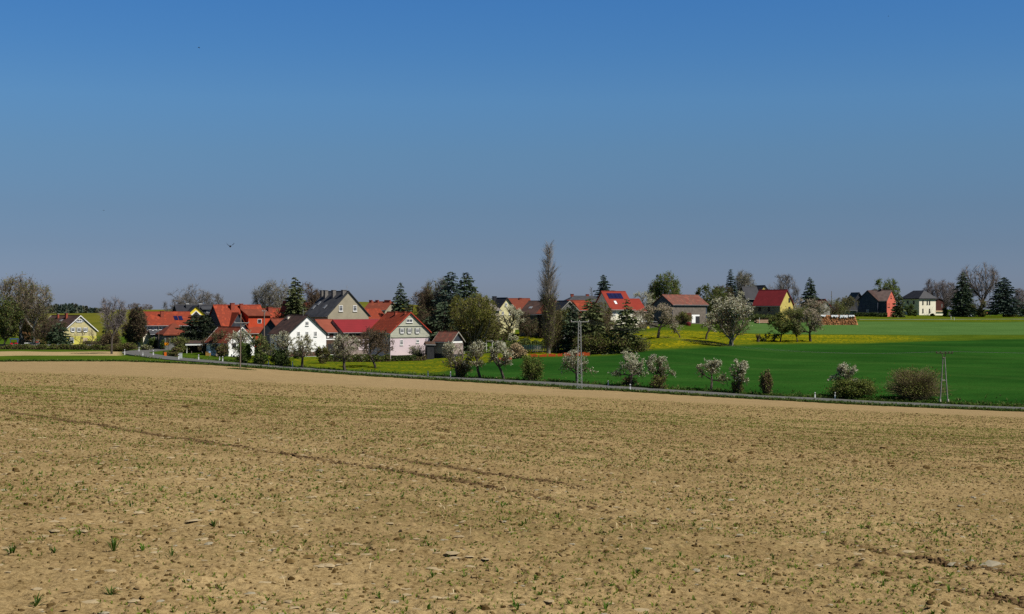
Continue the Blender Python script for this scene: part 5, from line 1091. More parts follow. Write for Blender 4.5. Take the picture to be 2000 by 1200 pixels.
x, y, z0 = at(7, 318); b = MB(); b.box(-1.15, 1.15, -.5, .5, -.1, 1.15); b.box(-1.2, 1.2, -.55, .55, 1.153, 1.2); o = b.build('storage_box', black_v); o.location = (x, y, z0); tag(o, 'black storage box at the extreme left edge before the dark tree', 'storage box')

# ---- marker posts
mp_b = M('post_black', (.02, .02, .02), (.03, .03, .03), 3, .6)
def marker(px, Y, hh, label):
    x, y, z0 = at(px, Y); t = thing('marker_post', label, 'marker post', (x, y, z0), 0, 'white marker posts along the road')
    b = MB(); k = hh / 1.0; b.hexa([(-.10, -.05, -.1), (.10, -.05, -.1), (.10, .05, -.1), (-.10, .05, -.1), (-.08, -.04, hh), (.08, -.04, hh), (.08, .04, hh * .94), (-.08, .04, hh * .94)]); b.build('post', white_p, t)
    b = MB(); b.hexa([(-.1, -.055, .681 * k), (.1, -.055, .681 * k), (.1, .055, .681 * k), (-.1, .055, .681 * k), (-.098, -.054, .819 * k), (.098, -.054, .819 * k), (.098, .054, .819 * k), (-.098, .054, .819 * k)]); b.build('black_band', mp_b, t)
def mroad(px): return np.interp(px, [300, 400, 480, 720, 960, 1200, 1440, 1700, 2000], [274, 263, 256.5, 245, 234, 222.5, 213, 205, 197])
for px_, dy, hh, lab in ((243.5, None, 1.05, 'marker post left of the road bend at the end of the sandy strip'), (271.5, 304, .95, 'marker post on the outer side of the bend before the brown columnar tree'), (299.5, 284.5, 1.1, 'marker post on the inner side of the sharp road bend'), (279, 283, .8, 'thin marker post nearest to the tip of the bend'),
    (349, 268.5, 1.15, 'marker post directly left of the grey utility cabinet'), (388, 3, 1.1, 'marker post on the verge below the white framed carport'), (429, 5, .85, 'shorter marker post between carport verge and the leafy roadside bush'), (435, 3, 1.05, 'marker post just left of the wooden field pole'),
    (524.5, 3, 1.05, 'marker post left of the first white blossom tree pair'), (571.5, 3, 1.05, 'marker post beneath the white house'), (836, 3, .98, 'marker post below the small weathered shed'), (880, 3, 1.02, 'marker post left of the leaning blossom tree pair'),
    (1188, 3, .85, 'marker post between the lattice pylon and the next blossom tree'), (1231, -3.2, 1.1, 'marker post standing in front of a blossom tree trunk'), (1592, 3, .85, 'marker post left of the dome shaped green bush'), (1631, 3.2, 1.0, 'marker post at the left foot of the dome shaped green bush')):
    Yv = 289 if dy is None else (dy if dy > 100 else float(mroad(px_)) + dy + .6 * np.sign(dy)); marker(px_, Yv, hh, lab)

# ---- pylons and poles
galv = M('galvanised_steel', (.36, .37, .35), (.26, .27, .26), 3, .5, metal=.0, spec=.4)
def lattice_pylon(px, Y, top, label):
    x, y, z0 = at(px, Y); H = zat(top, Y) - z0; t = thing('lattice_pylon', label, 'pylon', (x, y, z0), R(8)); b = MB(); w0, w1 = .36, .17
    def c(f, i): w_ = w0 + (w1 - w0) * f; s = ((-1, -1), (1, -1), (1, 1), (-1, 1))[i % 4]; return np.array((s[0] * w_, s[1] * w_, f * H))
    for i in range(4): b.bar(c(-.03, i), c(1, i), .030)
    n = 20
    for k in range(n):
        f0, f1 = k / n, (k + 1) / n
        for i in range(4): a_, e_ = (i, i + 1) if k % 2 else (i + 1, i); b.bar(c(f0, a_), c(f1, e_), .013)
    b.build('lattice_mast', galv, t); b = MB(); b.bar((-1.35, 0, H), (1.45, 0, H), .038); b.build('crossarm', galv, t)
    for xx in (-1.3, 0.0, 1.4): b = MB(); b.tube([(xx, 0, H + .05), (xx, 0, H + .14), (xx, 0, H + .22), (xx, 0, H + .28)], [.02, .07, .05, .02], 7); b.build('insulator', M('porcelain', (.55, .54, .5), (.4, .38, .35), 5, .3, spec=.5), t)
    b = MB(); b.box(-.5, .5, -.5, .5, -.3, .12); b.build('footing', conc, t); return t, (x, y, z0 + H)
p1, c1 = lattice_pylon(1132, 217.5, 629, 'tall thin grey lattice pylon with short crossarm at the field edge')
x, y, z0 = at(1843.5, 206); H = zat(690, 206) - z0; t = thing('a_frame_pylon', 'dark A-frame pylon with splayed concrete legs before the brown bush', 'pylon', (x, y, z0), R(-6)); 
for sg in (-1, 1):
    b = MB(); b.tube([(sg * .58, 0, -.3), (sg * .33, 0, H * .46), (sg * .13, 0, H * .92)], [.115, .085, .06], 6); b.build('leg', M('concrete_pole', (.27, .26, .23), (.17, .16, .15), 1.2, .9), t); b = MB(); b.tube([(sg * .58, 0, -.3), (sg * .56, 0, .55)], .19, 6); b.build('footing', M('concrete_foot', (.42, .40, .34), (.34, .32, .28), 2, .9), t)
b = MB(); b.bar((-.34, 0, H * .455), (.34, 0, H * .455), .07); b.build('crossbar', conc, t); b = MB(); b.bar((-.15, 0, H * .8), (.15, 0, H * .8), .04); b.bar((-.14, 0, H * .9), (.14, 0, H * .9), .1); b.bar((-1.15, 0, H), (1.3, 0, H), .065); b.bar((-.1, 0, H * .9), (-.3, 0, H), .05); b.bar((.1, 0, H * .9), (.3, 0, H), .05); b.build('crossarm', M('rusty_steel', (.06, .04, .035), (.10, .07, .055), 4, .7), t)
for xx in (-1.05, -.45, .25, .75, 1.2): b = MB(); b.tube([(xx, 0, H + .05), (xx, 0, H + .16), (xx, 0, H + .28)], [.03, .11, .03], 7); b.build('insulator', M('brown_porcelain', (.05, .025, .02), (.08, .04, .03), 5, .3, spec=.5), t)
c2 = (x, y, z0 + H)
def wire(a, c, sag, name_label, rad=.006):
    n = 16; P = [np.array(a) * (1 - k / n) + np.array(c) * (k / n) - np.array((0, 0, sag * 4 * (k / n) * (1 - k / n))) for k in range(n + 1)]; b = MB(); b.tube(P, rad, 4); o = b.build('power_line', M('wire_alu', (.13, .135, .13), (.1, .1, .1), 1, .6)); tag(o, name_label, 'power line', 'power lines between the pylons')
c3 = (150, 178, c2[2] + .5)
for k, (dx, nm) in enumerate(((-1.0, 'nearest'), (.1, 'middle'), (1.15, 'farthest'))):
    wire((c1[0] + dx, c1[1], c1[2] + .35), (c2[0] + dx, c2[1], c2[2] + .25), 2.0, f'{nm} of three thin wires from the lattice pylon to the A-frame')
    wire((c2[0] + dx, c2[1], c2[2] + .25), (c3[0], c3[1] + dx, c3[2]), .4, f'{nm} of three thin wires leaving the A-frame pylon to the right')
def woodpole(px, Y, top, label, arm=None, rad=.13, lamp=False, lean=0.0, braces=False):
    x, y, z0 = at(px, Y); H = zat(top, Y) - z0; t = thing('utility_pole', label, 'pole', (x, y, z0), R(5)); b = MB(); b.tube([(-lean, 0, -.3), (0, 0, H)], [rad, rad * .75], 8); b.build('pole', M('pole_wood', (.22, .17, .13), (.15, .115, .09), 2, .9), t)
    if arm: 
        b = MB(); zz = zat(arm[2], Y) - z0; b.bar((arm[0], -.12, zz), (arm[1], -.12, zz), .05); b.bar((arm[1] * .9, -.12, zz), (0, -.1, zz - .7), .035)
        b.build('crossarm', galv, t)
        for xx in (arm[0] + .05, arm[1] - .05): b = MB(); b.tube([(xx, -.12, zz + .05), (xx, -.12, zz + .22)], .06, 6); b.build('insulator', M('porcelain', (0, 0, 0)), t)
    return t
woodpole(470.5, 236, 613, 'slim wooden pole with offset crossarm standing in the field edge', (-1.05, 1.35, 631), .11, lean=.12)
woodpole(516, 296, 604, 'stout wooden pole with top insulators before the orange roofs', (-.45, .45, 608), .15)
woodpole(1624, 470, 569, 'dark utility pole against the sky beyond the firewood pile', (-.35, .15, 578), .12)
woodpole(1649, 470, 583, 'short dark pole at the skyline left of the coral house', None, .10)
woodpole(374, 296, 686, 'short bare wooden post in the verge between cabinet and carport', None, .07)
woodpole(1087, 283, 664, 'pale slender post at the grey fence right of the poplar', None, .08)
woodpole(310, 318, 637, 'thin pole before the half-timbered farmhouse', None, .07)
for px_, Y_, lab in ((470, 236, 'green grass tuft round the foot of the wooden field pole'), (1128, 217, 'dark green grass patch round the lattice pylon footing')):
    b = MB(); r = np.random.default_rng(px_); n = 900; xx = r.normal(0, .8 if px_ < 1000 else 1.3, n); yy = r.normal(0, .5, n); x, y, z0 = at(px_, Y_); blades(b, xx, yy, G(x + xx, y + yy) - z0, 3, r.uniform(.12, .32, n), np.full(n, .045), .9, r); o = b.build('grass_tuft', _mc['verge_grass']); o.location = (x, y, z0); tag(o, lab, 'grass tuft')
# ---- birds
def bird(px, py, Y, span, label, up=.5, rz=0):
    x, z = (px - 1000) / F * Y, zat(py, Y); t = thing('bird', label, 'bird', (x, Y, z), R(rz)); m = M('bird_feathers', (.012, .012, .016), (.02, .02, .025), 9, .8); L_ = span * .42; b = MB()
    P = [(0, L_ * .5, .0), (0, L_ * .35, .0), (0, L_ * .1, -.0), (0, -L_ * .2, 0), (0, -L_ * .42, .01), (0, -L_ * .55, .01)]; b.tube(P, np.array([.02, .16, .28, .24, .15, .03]) * L_, 8)
    for sg in (-1, 1):
        A = [(sg * .02, L_ * .22, .03 * L_), (sg * .02, -L_ * .12, .03 * L_), (sg * span * .25, -L_ * .05, span * .14 * up), (sg * span * .25, L_ * .3, span * .14 * up), (sg * span * .5, -L_ * .12, span * .42 * up), (sg * span * .46, L_ * .12, span * .40 * up)]
        A = np.array(A); A2 = A + (0, 0, .018); f = [(0, 1, 2, 3), (3, 2, 4, 5)]; b.add(A, f); b.add(A2, [q[::-1] for q in f])
    b.add([(-.02, -L_ * .5, 0), (.02, -L_ * .5, 0), (.16 * L_, -L_ * .85, -.12 * L_), (-.16 * L_, -L_ * .85, -.12 * L_)], [(0, 1, 2, 3)]); b.build('body', m, t)
bird(449.8, 481.5, 60, .36, 'small dark bird with raised wings in the clear sky above the village', .9, 25)
bird(388.3, 93, 110, .30, 'tiny dark bird with drooping wings high in the upper left sky', -.3, 70)
bird(202.6, 411.5, 140, .26, 'tiny dark bird low in the sky over the far left trees', .3, 40)
bird(1735, 32, 150, .22, 'faint tiny bird near the top of the right hand sky', .2, 60)
# ================================================================ PLANTING THE SCENE
O, I, Lw = 'outer', 'in', 'low'
# roadside blossom trees (from left to right)
def blossom(px, dY, top, w, label, tf=.34, white=.5, tone=None, seed=None, nl=2600, lean=0, base=None, n=(6, 6, 5), pk=None, **k):
    Y = dY if dY > 100 else float(mroad(px)) + dY; h_ = top
    return broadleaf(px, Y, top, w, label, trunk_f=tf, lowcut=max(tf * 1.1, .42) if dY < 100 else tf * 1.1, lift=True, twig=twig_b, leaves=((lf_greybr, .34, I), (tone or lf_olive, .20, I), (pk or bl_white, white * .72, O), (pk or bl_white, white * .38, I)), nt=5, nl=int(nl * .85), up=.1, ang=1.05, seed=seed, lsize=.066, name='blossom_tree', cat='fruit tree', lean=lean, n=n, tww=.014, twl=.085, bscale=1.35, **k)
blossom(470, 14, 645, 56, 'cream blossoming tree before the white cottage behind the leafy bush', seed=3)
blossom(547, 5, 648, 50, 'pale blossoming tree with dark ivy foot left of the white house gable', seed=4)
blossom(590, 4, 655, 50, 'spreading blossom tree with black trunk before the white house', seed=15, tf=.42)
blossom(674, 5, 652, 60, 'leaning grey blossom tree before the barn range', seed=6, tf=.38, lean=.12)
blossom(893, 5, 667, 52, 'forked blossom tree with bushy foot below the weathered shed', seed=7, tf=.30)
blossom(938, 5, 667, 48, 'middle tree of three touching roadside blossom trees', seed=8, tf=.42, white=.45)
blossom(984, 5, 668, 50, 'right tree of three touching blossom trees, crooked trunk and rosy crown', seed=9, tf=.42, lean=-.15, pk=bl_white, white=.7)
blossom(1127, 6, 682, 54, 'blossom tree standing directly behind the lattice pylon', seed=10, tf=.3, white=.45)
blossom(1231, 5, 688, 52, 'whitest roadside tree with marker post before its trunk', seed=11, tf=.34, white=.9)
blossom(1284, 5, 692, 40, 'grey blossom tree with round bush round its trunk', seed=12, tf=.40, white=.4)
blossom(1388, 5, 702, 60, 'flat umbrella shaped blossom tree alone before the green crop', seed=13, tf=.44, white=.5)
blossom(1442, 5, 703, 32, 'narrow blossom tree with shrubby foot right of the umbrella shaped one', seed=14, tf=.42, white=.6)
blossom(1657, 7, 711, 42, 'small round blossom tree rising out of the dome shaped bush', seed=16, tf=.5, white=.6)
broadleaf(733, 262, 641, 72, 'dark bare orchard tree with fine twigs left of the lilac house', trunk_f=.3, twig=twig_b, leaves=((lf_brown, 1, I),), nt=12, nl=900, up=.2, ang=1.0, seed=21, name='orchard_tree')
broadleaf(508, float(mroad(508)) + 6, 654, 46, 'pale green drooping tree between two blossom trees by the road', trunk_f=.2, twig=twig_o, leaves=((lf_fresh, .5, I), (lf_greybr, .5, I)), nt=9, nl=2600, up=.2, droop=.35, ang=.8, seed=22, lsize=.09, stems=2, n=(4, 4, 4))
# roadside bushes
def rbush(px, dY, top, w, label, lv, **k): 
    Y = dY if dY > 100 else float(mroad(px)) + dY; return bush(px, Y, top, w, label, leaves=lv, **k)
rbush(476, 5, 667, 36, 'leafy mid green bush close behind the wooden field pole', ((lf_green, .7), (lf_dark, .3)), nl=4200, lsize=.09, wbase=.6, clumps=34)
rbush(510, 5, 682, 30, 'dark green shrub at the foot of the pale drooping tree', ((lf_green, .6), (lf_dark, .4)), nl=2400, wbase=.6)
rbush(547, 4.5, 680, 38, 'dark ivy green shrub round the foot of a blossom tree', ((lf_dark, .7), (lf_green, .3)), nl=3600, wbase=.85)
rbush(900, 5.5, 700, 44, 'loose olive shrub at the foot of the forked blossom tree', ((lf_olive, .5), (lf_brown, .5)), nl=1100, twigs=900, twig=twig_o, wbase=.5)
rbush(1039, 5, 691, 44, 'round leafy green bush on the verge before the orange net', ((lf_green, .55), (lf_olive, .45)), nl=4200, twigs=900, twig=twig_o, wbase=.5, lsize=.085, clumps=36)
rbush(1287, 4, 730, 38, 'low twiggy bush round the trunk of the grey blossom tree', ((lf_olive, .5), (lf_brown, .5)), nl=900, twigs=900, twig=twig_o)
rbush(1230, 6, 735, 34, 'low thin brown shrub behind the whitest roadside tree', ((lf_brown, 1),), nl=350, twigs=600, twig=twig_o)
rbush(1440, 5, 738, 24, 'small dark shrub at the foot of the narrow blossom tree', ((lf_olive, .6), (lf_brown, .4)), nl=700, twigs=600)
rbush(1497, 5, 719, 27, 'upright brownish shrub standing alone on the green crop edge', ((lf_brown, .6), (lf_olive, .4)), nl=1100, twigs=1500, twig=twig_b, wbase=.55, round_=1)
rbush(1663, 6.5, 735, 96, 'wide dome shaped olive green bush with a small tree in it', ((lf_olive, .62), (lf_green, .2), (lf_dark, .18)), nl=7500, twigs=2200, twig=twig_o, clumps=70, wbase=.95, lsize=.085)
rbush(1789, 7.5, 713, 122, 'largest roadside bush, brown leafless dome before the A-frame pylon', ((lf_brown, .3), (lf_olive, .7)), nl=6000, twigs=6000, twig=M('twig_sepia', (.15, .12, .06), (.22, .18, .095), 1.2, .95), clumps=90, wbase=.95, lsize=.075, tww=.012)
# poplar
poplar(1072, 281, 455, 'tall bare columnar poplar towering over the middle of the village')
bush(1086, 284, 585, 34, 'slim brown shrubby undergrowth hugging the right side of the poplar', leaves=((lf_brown, .5), (lf_olive, .5)), nl=2000, twigs=1800, twig=twig_o, wbase=.7, clumps=40)
# meadow trees
blossom(1285, 303, 594, 72, 'broad rosy grey blossom tree at the left of the dandelion meadow', tf=.36, seed=31, pk=bl_pink, white=1.1, nl=4200, n=(6, 5, 5))
blossom(1328, 304, 631, 32, 'small leaning white blossom tree on the dandelion meadow', tf=.38, seed=32, white=1.0, nl=1500, n=(4, 4, 4), lean=-.15)
blossom(1379, 304, 610, 36, 'young creamy blossom tree beside stacked planks on the meadow', tf=.30, seed=33, white=.9, nl=1800, n=(4, 4, 4))
broadleaf(1428, 292, 577, 84, 'largest blossom tree, many ascending stems and pale trunk on the meadow', trunk_f=.12, twig=twig_b, bark=bark_g, leaves=((lf_greybr, .4, I), (lf_olive, .25, I), (bl_white, .45, O), (bl_pink, .15, I)), nt=8, nl=4800, up=.7, ang=.62, seed=34, lsize=.10, name='blossom_tree', cat='fruit tree', stems=3, n=(4, 5, 5))
broadleaf(1524, 308, 613, 50, 'dark olive round crowned orchard tree on the meadow', trunk_f=.30, twig=twig_o, leaves=((lf_olive, .6, I), (lf_dark, .4, I)), nt=7, nl=3600, up=.3, ang=.95, seed=35, name='orchard_tree')
broadleaf(1557, 306, 622, 24, 'slim grey green orchard tree between two larger ones', trunk_f=.2, twig=twig_o, leaves=((lf_olive, .4, I), (lf_greybr, .6, I)), nt=7, nl=1400, up=.8, ang=.5, seed=36, name='orchard_tree', n=(4, 4, 4))
blossom(1583, 308, 604, 50, 'pinkish blossom tree at the right end of the meadow tree row', tf=.32, seed=37, pk=bl_pink, white=.9, nl=3000)
x, y, z0 = at(1480.5, 306); t = thing('pollard_stump', 'short pollarded stump with sprouting twigs on the dandelion meadow', 'stump', (x, y, z0)); b = MB(); b.tube([(0, 0, -.1), (0, 0, .6), (.02, 0, 1.0)], [.34, .30, .42], 8); b.build('trunk', bark_d, t); r = np.random.default_rng(2); b = MB(); n = 220; an = r.uniform(0, 6.28, n); p = np.stack([np.cos(an) * .3, np.sin(an) * .3, np.full(n, .8)], -1); b.ribbons(p, p + np.stack([np.cos(an) * r.uniform(0, .35, n), np.sin(an) * .2, r.uniform(.3, .9, n)], -1), .018, .008, 0, r); b.build('crown', twig_o, t)
# blossom farther back
blossom(1262, 378, 570, 62, 'white blossom tree on the skyline between red roof and barn', tf=.25, seed=41, white=1.0, nl=3200)
blossom(1444, 392, 571, 66, 'white blossom tree behind the largest blossom tree', tf=.25, seed=42, white=1.1, nl=3400)
blossom(1250, 335, 606, 52, 'rosy blossom tree in front of the red roofed wing', tf=.25, seed=43, pk=bl_pink, white=.8, nl=2600)
blossom(992, 322, 597, 62, 'white blossom tree before the pale yellow gable', tf=.3, seed=44, white=1.2, nl=3600, n=(5, 5, 5))
blossom(1003, 298, 640, 26, 'small white flowering shrub tree in the fenced garden', tf=.2, seed=45, white=1.1, nl=900, n=(4, 4, 3))
blossom(1029, 295, 662, 18, 'little white flowering shrub behind the teal fence', tf=.2, seed=46, white=1.3, nl=500, n=(3, 3, 3))
blossom(1590, 398, 583, 80, 'wide rosy brown blossom tree left of the skyline pole', tf=.2, seed=47, pk=bl_pink, white=.7, nl=4500, n=(6, 5, 5))
blossom(1555, 392, 596, 40, 'grey blossom tree behind the yellow sunlit gable', tf=.2, seed=48, white=.6, nl=2200)
blossom(1345, 372, 600, 26, 'thin blossom twigs against the timber barn wall', tf=.2, seed=49, white=.7, nl=700, n=(3, 4, 4)) if False else None
# conifers
conifer(577, 338, 540, 44, 'dark spruce with ragged double top left of the beige house', irregular=.25, base=.2, power=.55, mat=nd_green)
conifer(782, 335, 551, 52, 'regular dark spruce behind the lilac house roof', power=.8, mat=nd_dark)
conifer(881, 312, 528, 68, 'tall dark spruce, left one of the central pair', power=.62, irregular=.25, mat=nd_blue)
conifer(911, 318, 530, 66, 'tall dark spruce, right one of the central pair', power=.6, irregular=.25, mat=nd_dark)
conifer(868, 300, 588, 84, 'broad low dark spruce behind the weathered shed', power=.5, base=.02, mat=nd_dark, irregular=.25)
conifer(905, 300, 612, 64, 'bluish spruce skirting the right side of the weathered shed', power=.5, base=.02, mat=nd_blue, irregular=.2)
conifer(1179, 392, 536, 36, 'gappy spruce with flat side boughs behind the vivid red roof', power=.45, base=.3, irregular=.45, gap=.5, mat=nd_blue)
conifer(1285, 405, 534, 30, 'narrow dark spruce on the skyline left of a leafy birch', power=.7, mat=nd_dark)
conifer(1427, 425, 525, 30, 'dark pointed spruce on the skyline above the blossom', power=.75, mat=nd_blue, base=.1)
conifer(1582, 420, 541, 40, 'round based dark spruce right of the wide bare tree', power=.8, mat=nd_dark)
conifer(1881, 452, 531, 40, 'left dark spruce of the right hand group', power=.6, irregular=.28, mat=nd_dark, base=.03)
conifer(1960, 448, 540, 50, 'broad dark spruce standing alone near the right border', power=.62, irregular=.22, mat=nd_blue, base=.13)
conifer(1754, 436, 571, 24, 'dark yew touching the coral red end wall', power=.5, mat=nd_green, base=.02)
conifer(1118, 284, 592, 46, 'dark ragged spruce left in the clump behind the lattice pylon', power=.6, irregular=.35, mat=nd_dark, base=.05)
conifer(1154, 279, 580, 58, 'broad olive dark spruce in the middle of the clump behind the pylon', power=.5, irregular=.28, mat=nd_green, base=.04)
conifer(1223, 276, 583, 64, 'ragged dark spruce with long side boughs before the vivid red roof', power=.75, irregular=.4, gap=.25, mat=nd_green, base=.05)
conifer(1999, 452, 590, 22, 'small spruce cut by the right border of the picture', mat=nd_dark)
conifer(388, 309, 614, 66, 'black round crowned evergreen before the yellow dormer gable', power=.28, mat=M('needle_black', (.012, .019, .009), (.028, .038, .018), 1.2, .85), base=.0, dens=1.6, irregular=.12, droop=.1, topw=.12)
conifer(116, 331, 629, 40, 'dark spruce touching the left side of the yellow house', power=.4, mat=nd_dark, base=.0, irregular=.3)
conifer(206, 352, 624, 14, 'slim dark spruce behind the bare tree at the road bend', mat=nd_green)
conifer(80, 352, 640, 18, 'small dark spruce at the foot of the brown outbuilding', mat=nd_green, power=.5)
# bare and budding deciduous trees
def bare(px, Y, top, w, label, twig=None, nt=14, nl=0, lv=(), up=.5, ang=.8, tf=.22, n=(7, 6, 6), bark=None, **k):
    n = tuple(q + 1 for q in n) if n[0] >= 5 else n
    return broadleaf(px, Y, top, w, label, trunk_f=tf, twig=twig or twig_g, bark=bark or bark_g, leaves=lv, nt=nt, nl=nl, up=up, ang=ang, n=n, tww=k.pop('tww', .015), bscale=k.pop('bscale', .62), full=.78, twl=.075, **k)
bare(42, 338, 532, 84, 'left birch with white trunk and airy brown green crown', twig=M('twig_birch', (.13, .10, .065), (.20, .16, .11), 3, .95), bark=bark_w, nt=6, nl=1500, lv=((lf_greybr, .5, I), (lf_olive, .5, I)), up=.7, ang=.5, tf=.25, seed=51, lsize=.11, name='birch_tree')
bare(66, 334, 548, 66, 'right birch with forked white stem before the brown outbuilding', twig=_mc['twig_birch'], bark=bark_w, nt=5, nl=1300, lv=((lf_greybr, .4, I), (lf_olive, .6, I)), up=.6, ang=.6, tf=.3, seed=52, lsize=.11, name='birch_tree')
bare(8, 330, 580, 74, 'dense dark green tree at the left border', twig=twig_b, bark=bark_d, nt=8, nl=7500, lv=((lf_dark, .6, I), (lf_olive, .4, I)), up=.3, ang=.9, tf=.12, seed=53, lsize=.13)
bare(62, 341, 606, 52, 'olive brown budding tree beneath the birches', twig=twig_o, nt=8, nl=2800, lv=((lf_olive, .5, I), (M('leaf_rust', (.17, .10, .03), (.12, .07, .025), 1.5, .8), .5, I)), up=.3, ang=.9, tf=.12, seed=54)
bare(218, 292, 580, 56, 'slender bare tree with fan shaped crown at the road bend', twig=M('twig_mauve', (.15, .125, .118), (.21, .18, .17), 3, .95), nt=6, up=.5, ang=.95, tf=.40, seed=55, bark=bark_d)
bush(214, 318, 645, 48, 'leafless dark brown shrub below the bare tree at the bend', leaves=((lf_brown, 1),), nl=2200, twigs=2200, wbase=.7)
bare(375, 430, 560, 96, 'wide grey bare tree on the skyline above the black roof', nt=13, up=.7, ang=.6, tf=.12, seed=56, stems=2, n=(5, 5, 5), tww=.017)
bare(418, 432, 574, 48, 'smaller grey bare tree with bird nest right of the wide one', nt=13, up=.5, ang=.7, tf=.15, seed=57, tww=.017)
bare(350, 425, 585, 44, 'low grey bare tree at the left foot of the wide one', nt=12, up=.5, ang=.7, tf=.12, seed=157, tww=.017)
bare(538, 372, 545, 74, 'grey weeping willow with fine hanging twigs', twig=M('twig_willow', (.15, .135, .105), (.21, .19, .15), 3, .95), nt=16, up=.3, droop=.35, ang=.8, tf=.2, seed=58, nl=1200, lv=((lf_greybr, 1, I),))
bare(598, 345, 556, 62, 'brown bare tree right of the ragged topped spruce', twig=twig_b, bark=bark_d, nt=14, up=.3, ang=.8, tf=.15, seed=59, nl=1800, lv=((lf_brown, 1, I),))
bare(561, 345, 590, 52, 'dark brown tangled tree behind the orange roofs', twig=twig_b, bark=bark_d, nt=10, up=.3, ang=.9, tf=.12, seed=60, nl=2600, lv=((lf_dark, .5, I), (lf_olive, .5, I)))
bare(622, 385, 566, 40, 'small bare tree peeping over the beige house roof', twig=twig_b, nt=12, up=.4, tf=.15, seed=61)
bare(820, 345, 572, 62, 'reddish brown bare tree between two dark spruces', twig=twig_b, bark=bark_d, nt=14, up=.4, ang=.8, tf=.12, seed=62, nl=2600, lv=((lf_brown, .8, I), (lf_dark, .2, I)))
bare(838, 318, 600, 60, 'dark brown thicket tree right of the lilac house', twig=twig_b, bark=bark_d, nt=12, up=.4, ang=.8, tf=.1, seed=63, nl=3600, lv=((lf_brown, .5, I), (lf_dark, .5, I)))
bare(924, 289, 570, 92, 'big olive yellow budding willow below the tall spruce pair', twig=twig_o, nt=9, up=.6, ang=.65, tf=.1, seed=64, nl=8500, lv=((M('leaf_oliveyellow', (.15, .155, .022), (.23, .225, .038), 1.1, .8, translucent=.35), .65, I), (lf_olive, .35, I)), lsize=.10, stems=2, n=(5, 5, 5))
bare(945, 300, 618, 60, 'greenish brown spreading tree at the right foot of the olive willow', twig=twig_o, nt=10, up=.3, ang=.9, tf=.1, seed=65, nl=3600, lv=((lf_olive, .6, I), (lf_brown, .4, I)))
bare(977, 304, 632, 46, 'brown budding garden tree below the white blossom', twig=twig_b, nt=10, up=.3, ang=.9, tf=.15, seed=66, nl=2200, lv=((lf_olive, .5, I), (lf_brown, .5, I)))
bare(1037, 326, 612, 56, 'dark bare garden tree below the dark brown roof', twig=twig_b, bark=bark_d, nt=11, up=.2, ang=1.0, tf=.15, seed=67, nl=1500, lv=((lf_dark, .5, I), (lf_brown, .5, I)))
bare(1108, 306, 603, 46, 'small olive tree with straight trunk before the grey barn gable', twig=twig_o, nt=8, up=.3, ang=.9, tf=.35, seed=68, nl=3000, lv=((lf_olive, .4, I), (lf_dark, .4, I), (lf_greybr, .2, I)), bark=bark_d)
bare(1168, 300, 590, 60, 'brown budding tree in the clump behind the lattice pylon', twig=twig_b, nt=10, up=.4, ang=.8, tf=.1, seed=69, nl=2600, lv=((lf_olive, .4, I), (lf_brown, .6, I)))
bare(1192, 284, 625, 74, 'reddish olive thicket tree between the two ragged spruces', twig=twig_b, nt=11, up=.3, ang=.9, tf=.08, seed=70, nl=4600, lv=((lf_brown, .5, I), (lf_olive, .5, I)))
bare(1304, 402, 532, 44, 'fresh green birch right of the narrow skyline spruce', twig=twig_o, nt=7, up=.7, ang=.5, tf=.15, seed=71, nl=3800, lv=((lf_fresh, .8, I), (lf_green, .2, I)), lsize=.14, name='birch_tree')
bare(1276, 402, 548, 22, 'low green leaved tree left of the narrow skyline spruce', twig=twig_o, nt=7, up=.5, tf=.15, seed=171, nl=1200, lv=((lf_green, 1, I),), lsize=.14)
bare(1393, 380, 556, 72, 'dark olive budding tree hiding the right end of the timber barn', twig=twig_o, nt=9, up=.3, ang=.9, tf=.1, seed=72, nl=7000, lv=((lf_olive, .5, I), (lf_dark, .5, I)), lsize=.12, n=(6, 5, 5))
bare(1414, 392, 558, 56, 'reddish brown budding tree behind the largest blossom tree', twig=twig_b, nt=12, up=.3, ang=.9, tf=.1, seed=73, nl=3000, lv=((lf_brown, .7, I), (lf_olive, .3, I)))
bare(1455, 432, 527, 38, 'pale feathery birch right of the pointed skyline spruce', twig=M('twig_pale', (.17, .155, .12), (.23, .21, .165), 3, .95), bark=bark_w, nt=12, up=.8, ang=.45, tf=.15, seed=74, nl=1300, lv=((lf_greybr, 1, I),), name='birch_tree')
bare(1528, 425, 536, 66, 'wide bare tree with round crown behind the crimson roofed house', nt=13, up=.3, ang=.85, tf=.15, seed=75, tww=.017)
bare(1732, 470, 543, 50, 'green leaved tree behind the coral and slate house', twig=twig_o, nt=7, up=.3, ang=.9, tf=.15, seed=76, nl=4200, lv=((lf_green, .5, I), (lf_fresh, .5, I)), lsize=.15)
bare(1818, 478, 545, 28, 'small mauve grey bare tree right behind the cream villa', twig=_mc['twig_mauve'], nt=7, up=.5, tf=.12, seed=77, tww=.018)
bare(1844, 480, 546, 42, 'mauve grey bare tree left of the right hand spruce group', twig=_mc['twig_mauve'], nt=8, up=.5, tf=.1, seed=78, tww=.018)
bare(1864, 484, 552, 34, 'thin bare tree touching the left spruce of the right hand group', twig=_mc['twig_mauve'], nt=7, up=.5, tf=.1, seed=79, tww=.018)
bare(1912, 462, 515, 72, 'big round crowned bare tree between the two right hand spruces', twig=M('twig_taupe', (.14, .112, .092), (.20, .165, .14), 3, .95), nt=8, up=.4, ang=.8, tf=.28, seed=80, tww=.020, n=(7, 6, 5), bark=bark_d)
bare(1907, 455, 585, 40, 'olive shrubby tree at the foot of the big round bare tree', twig=twig_o, nt=9, up=.3, ang=.9, tf=.08, seed=81, nl=2000, lv=((lf_olive, .6, I), (lf_brown, .4, I)))
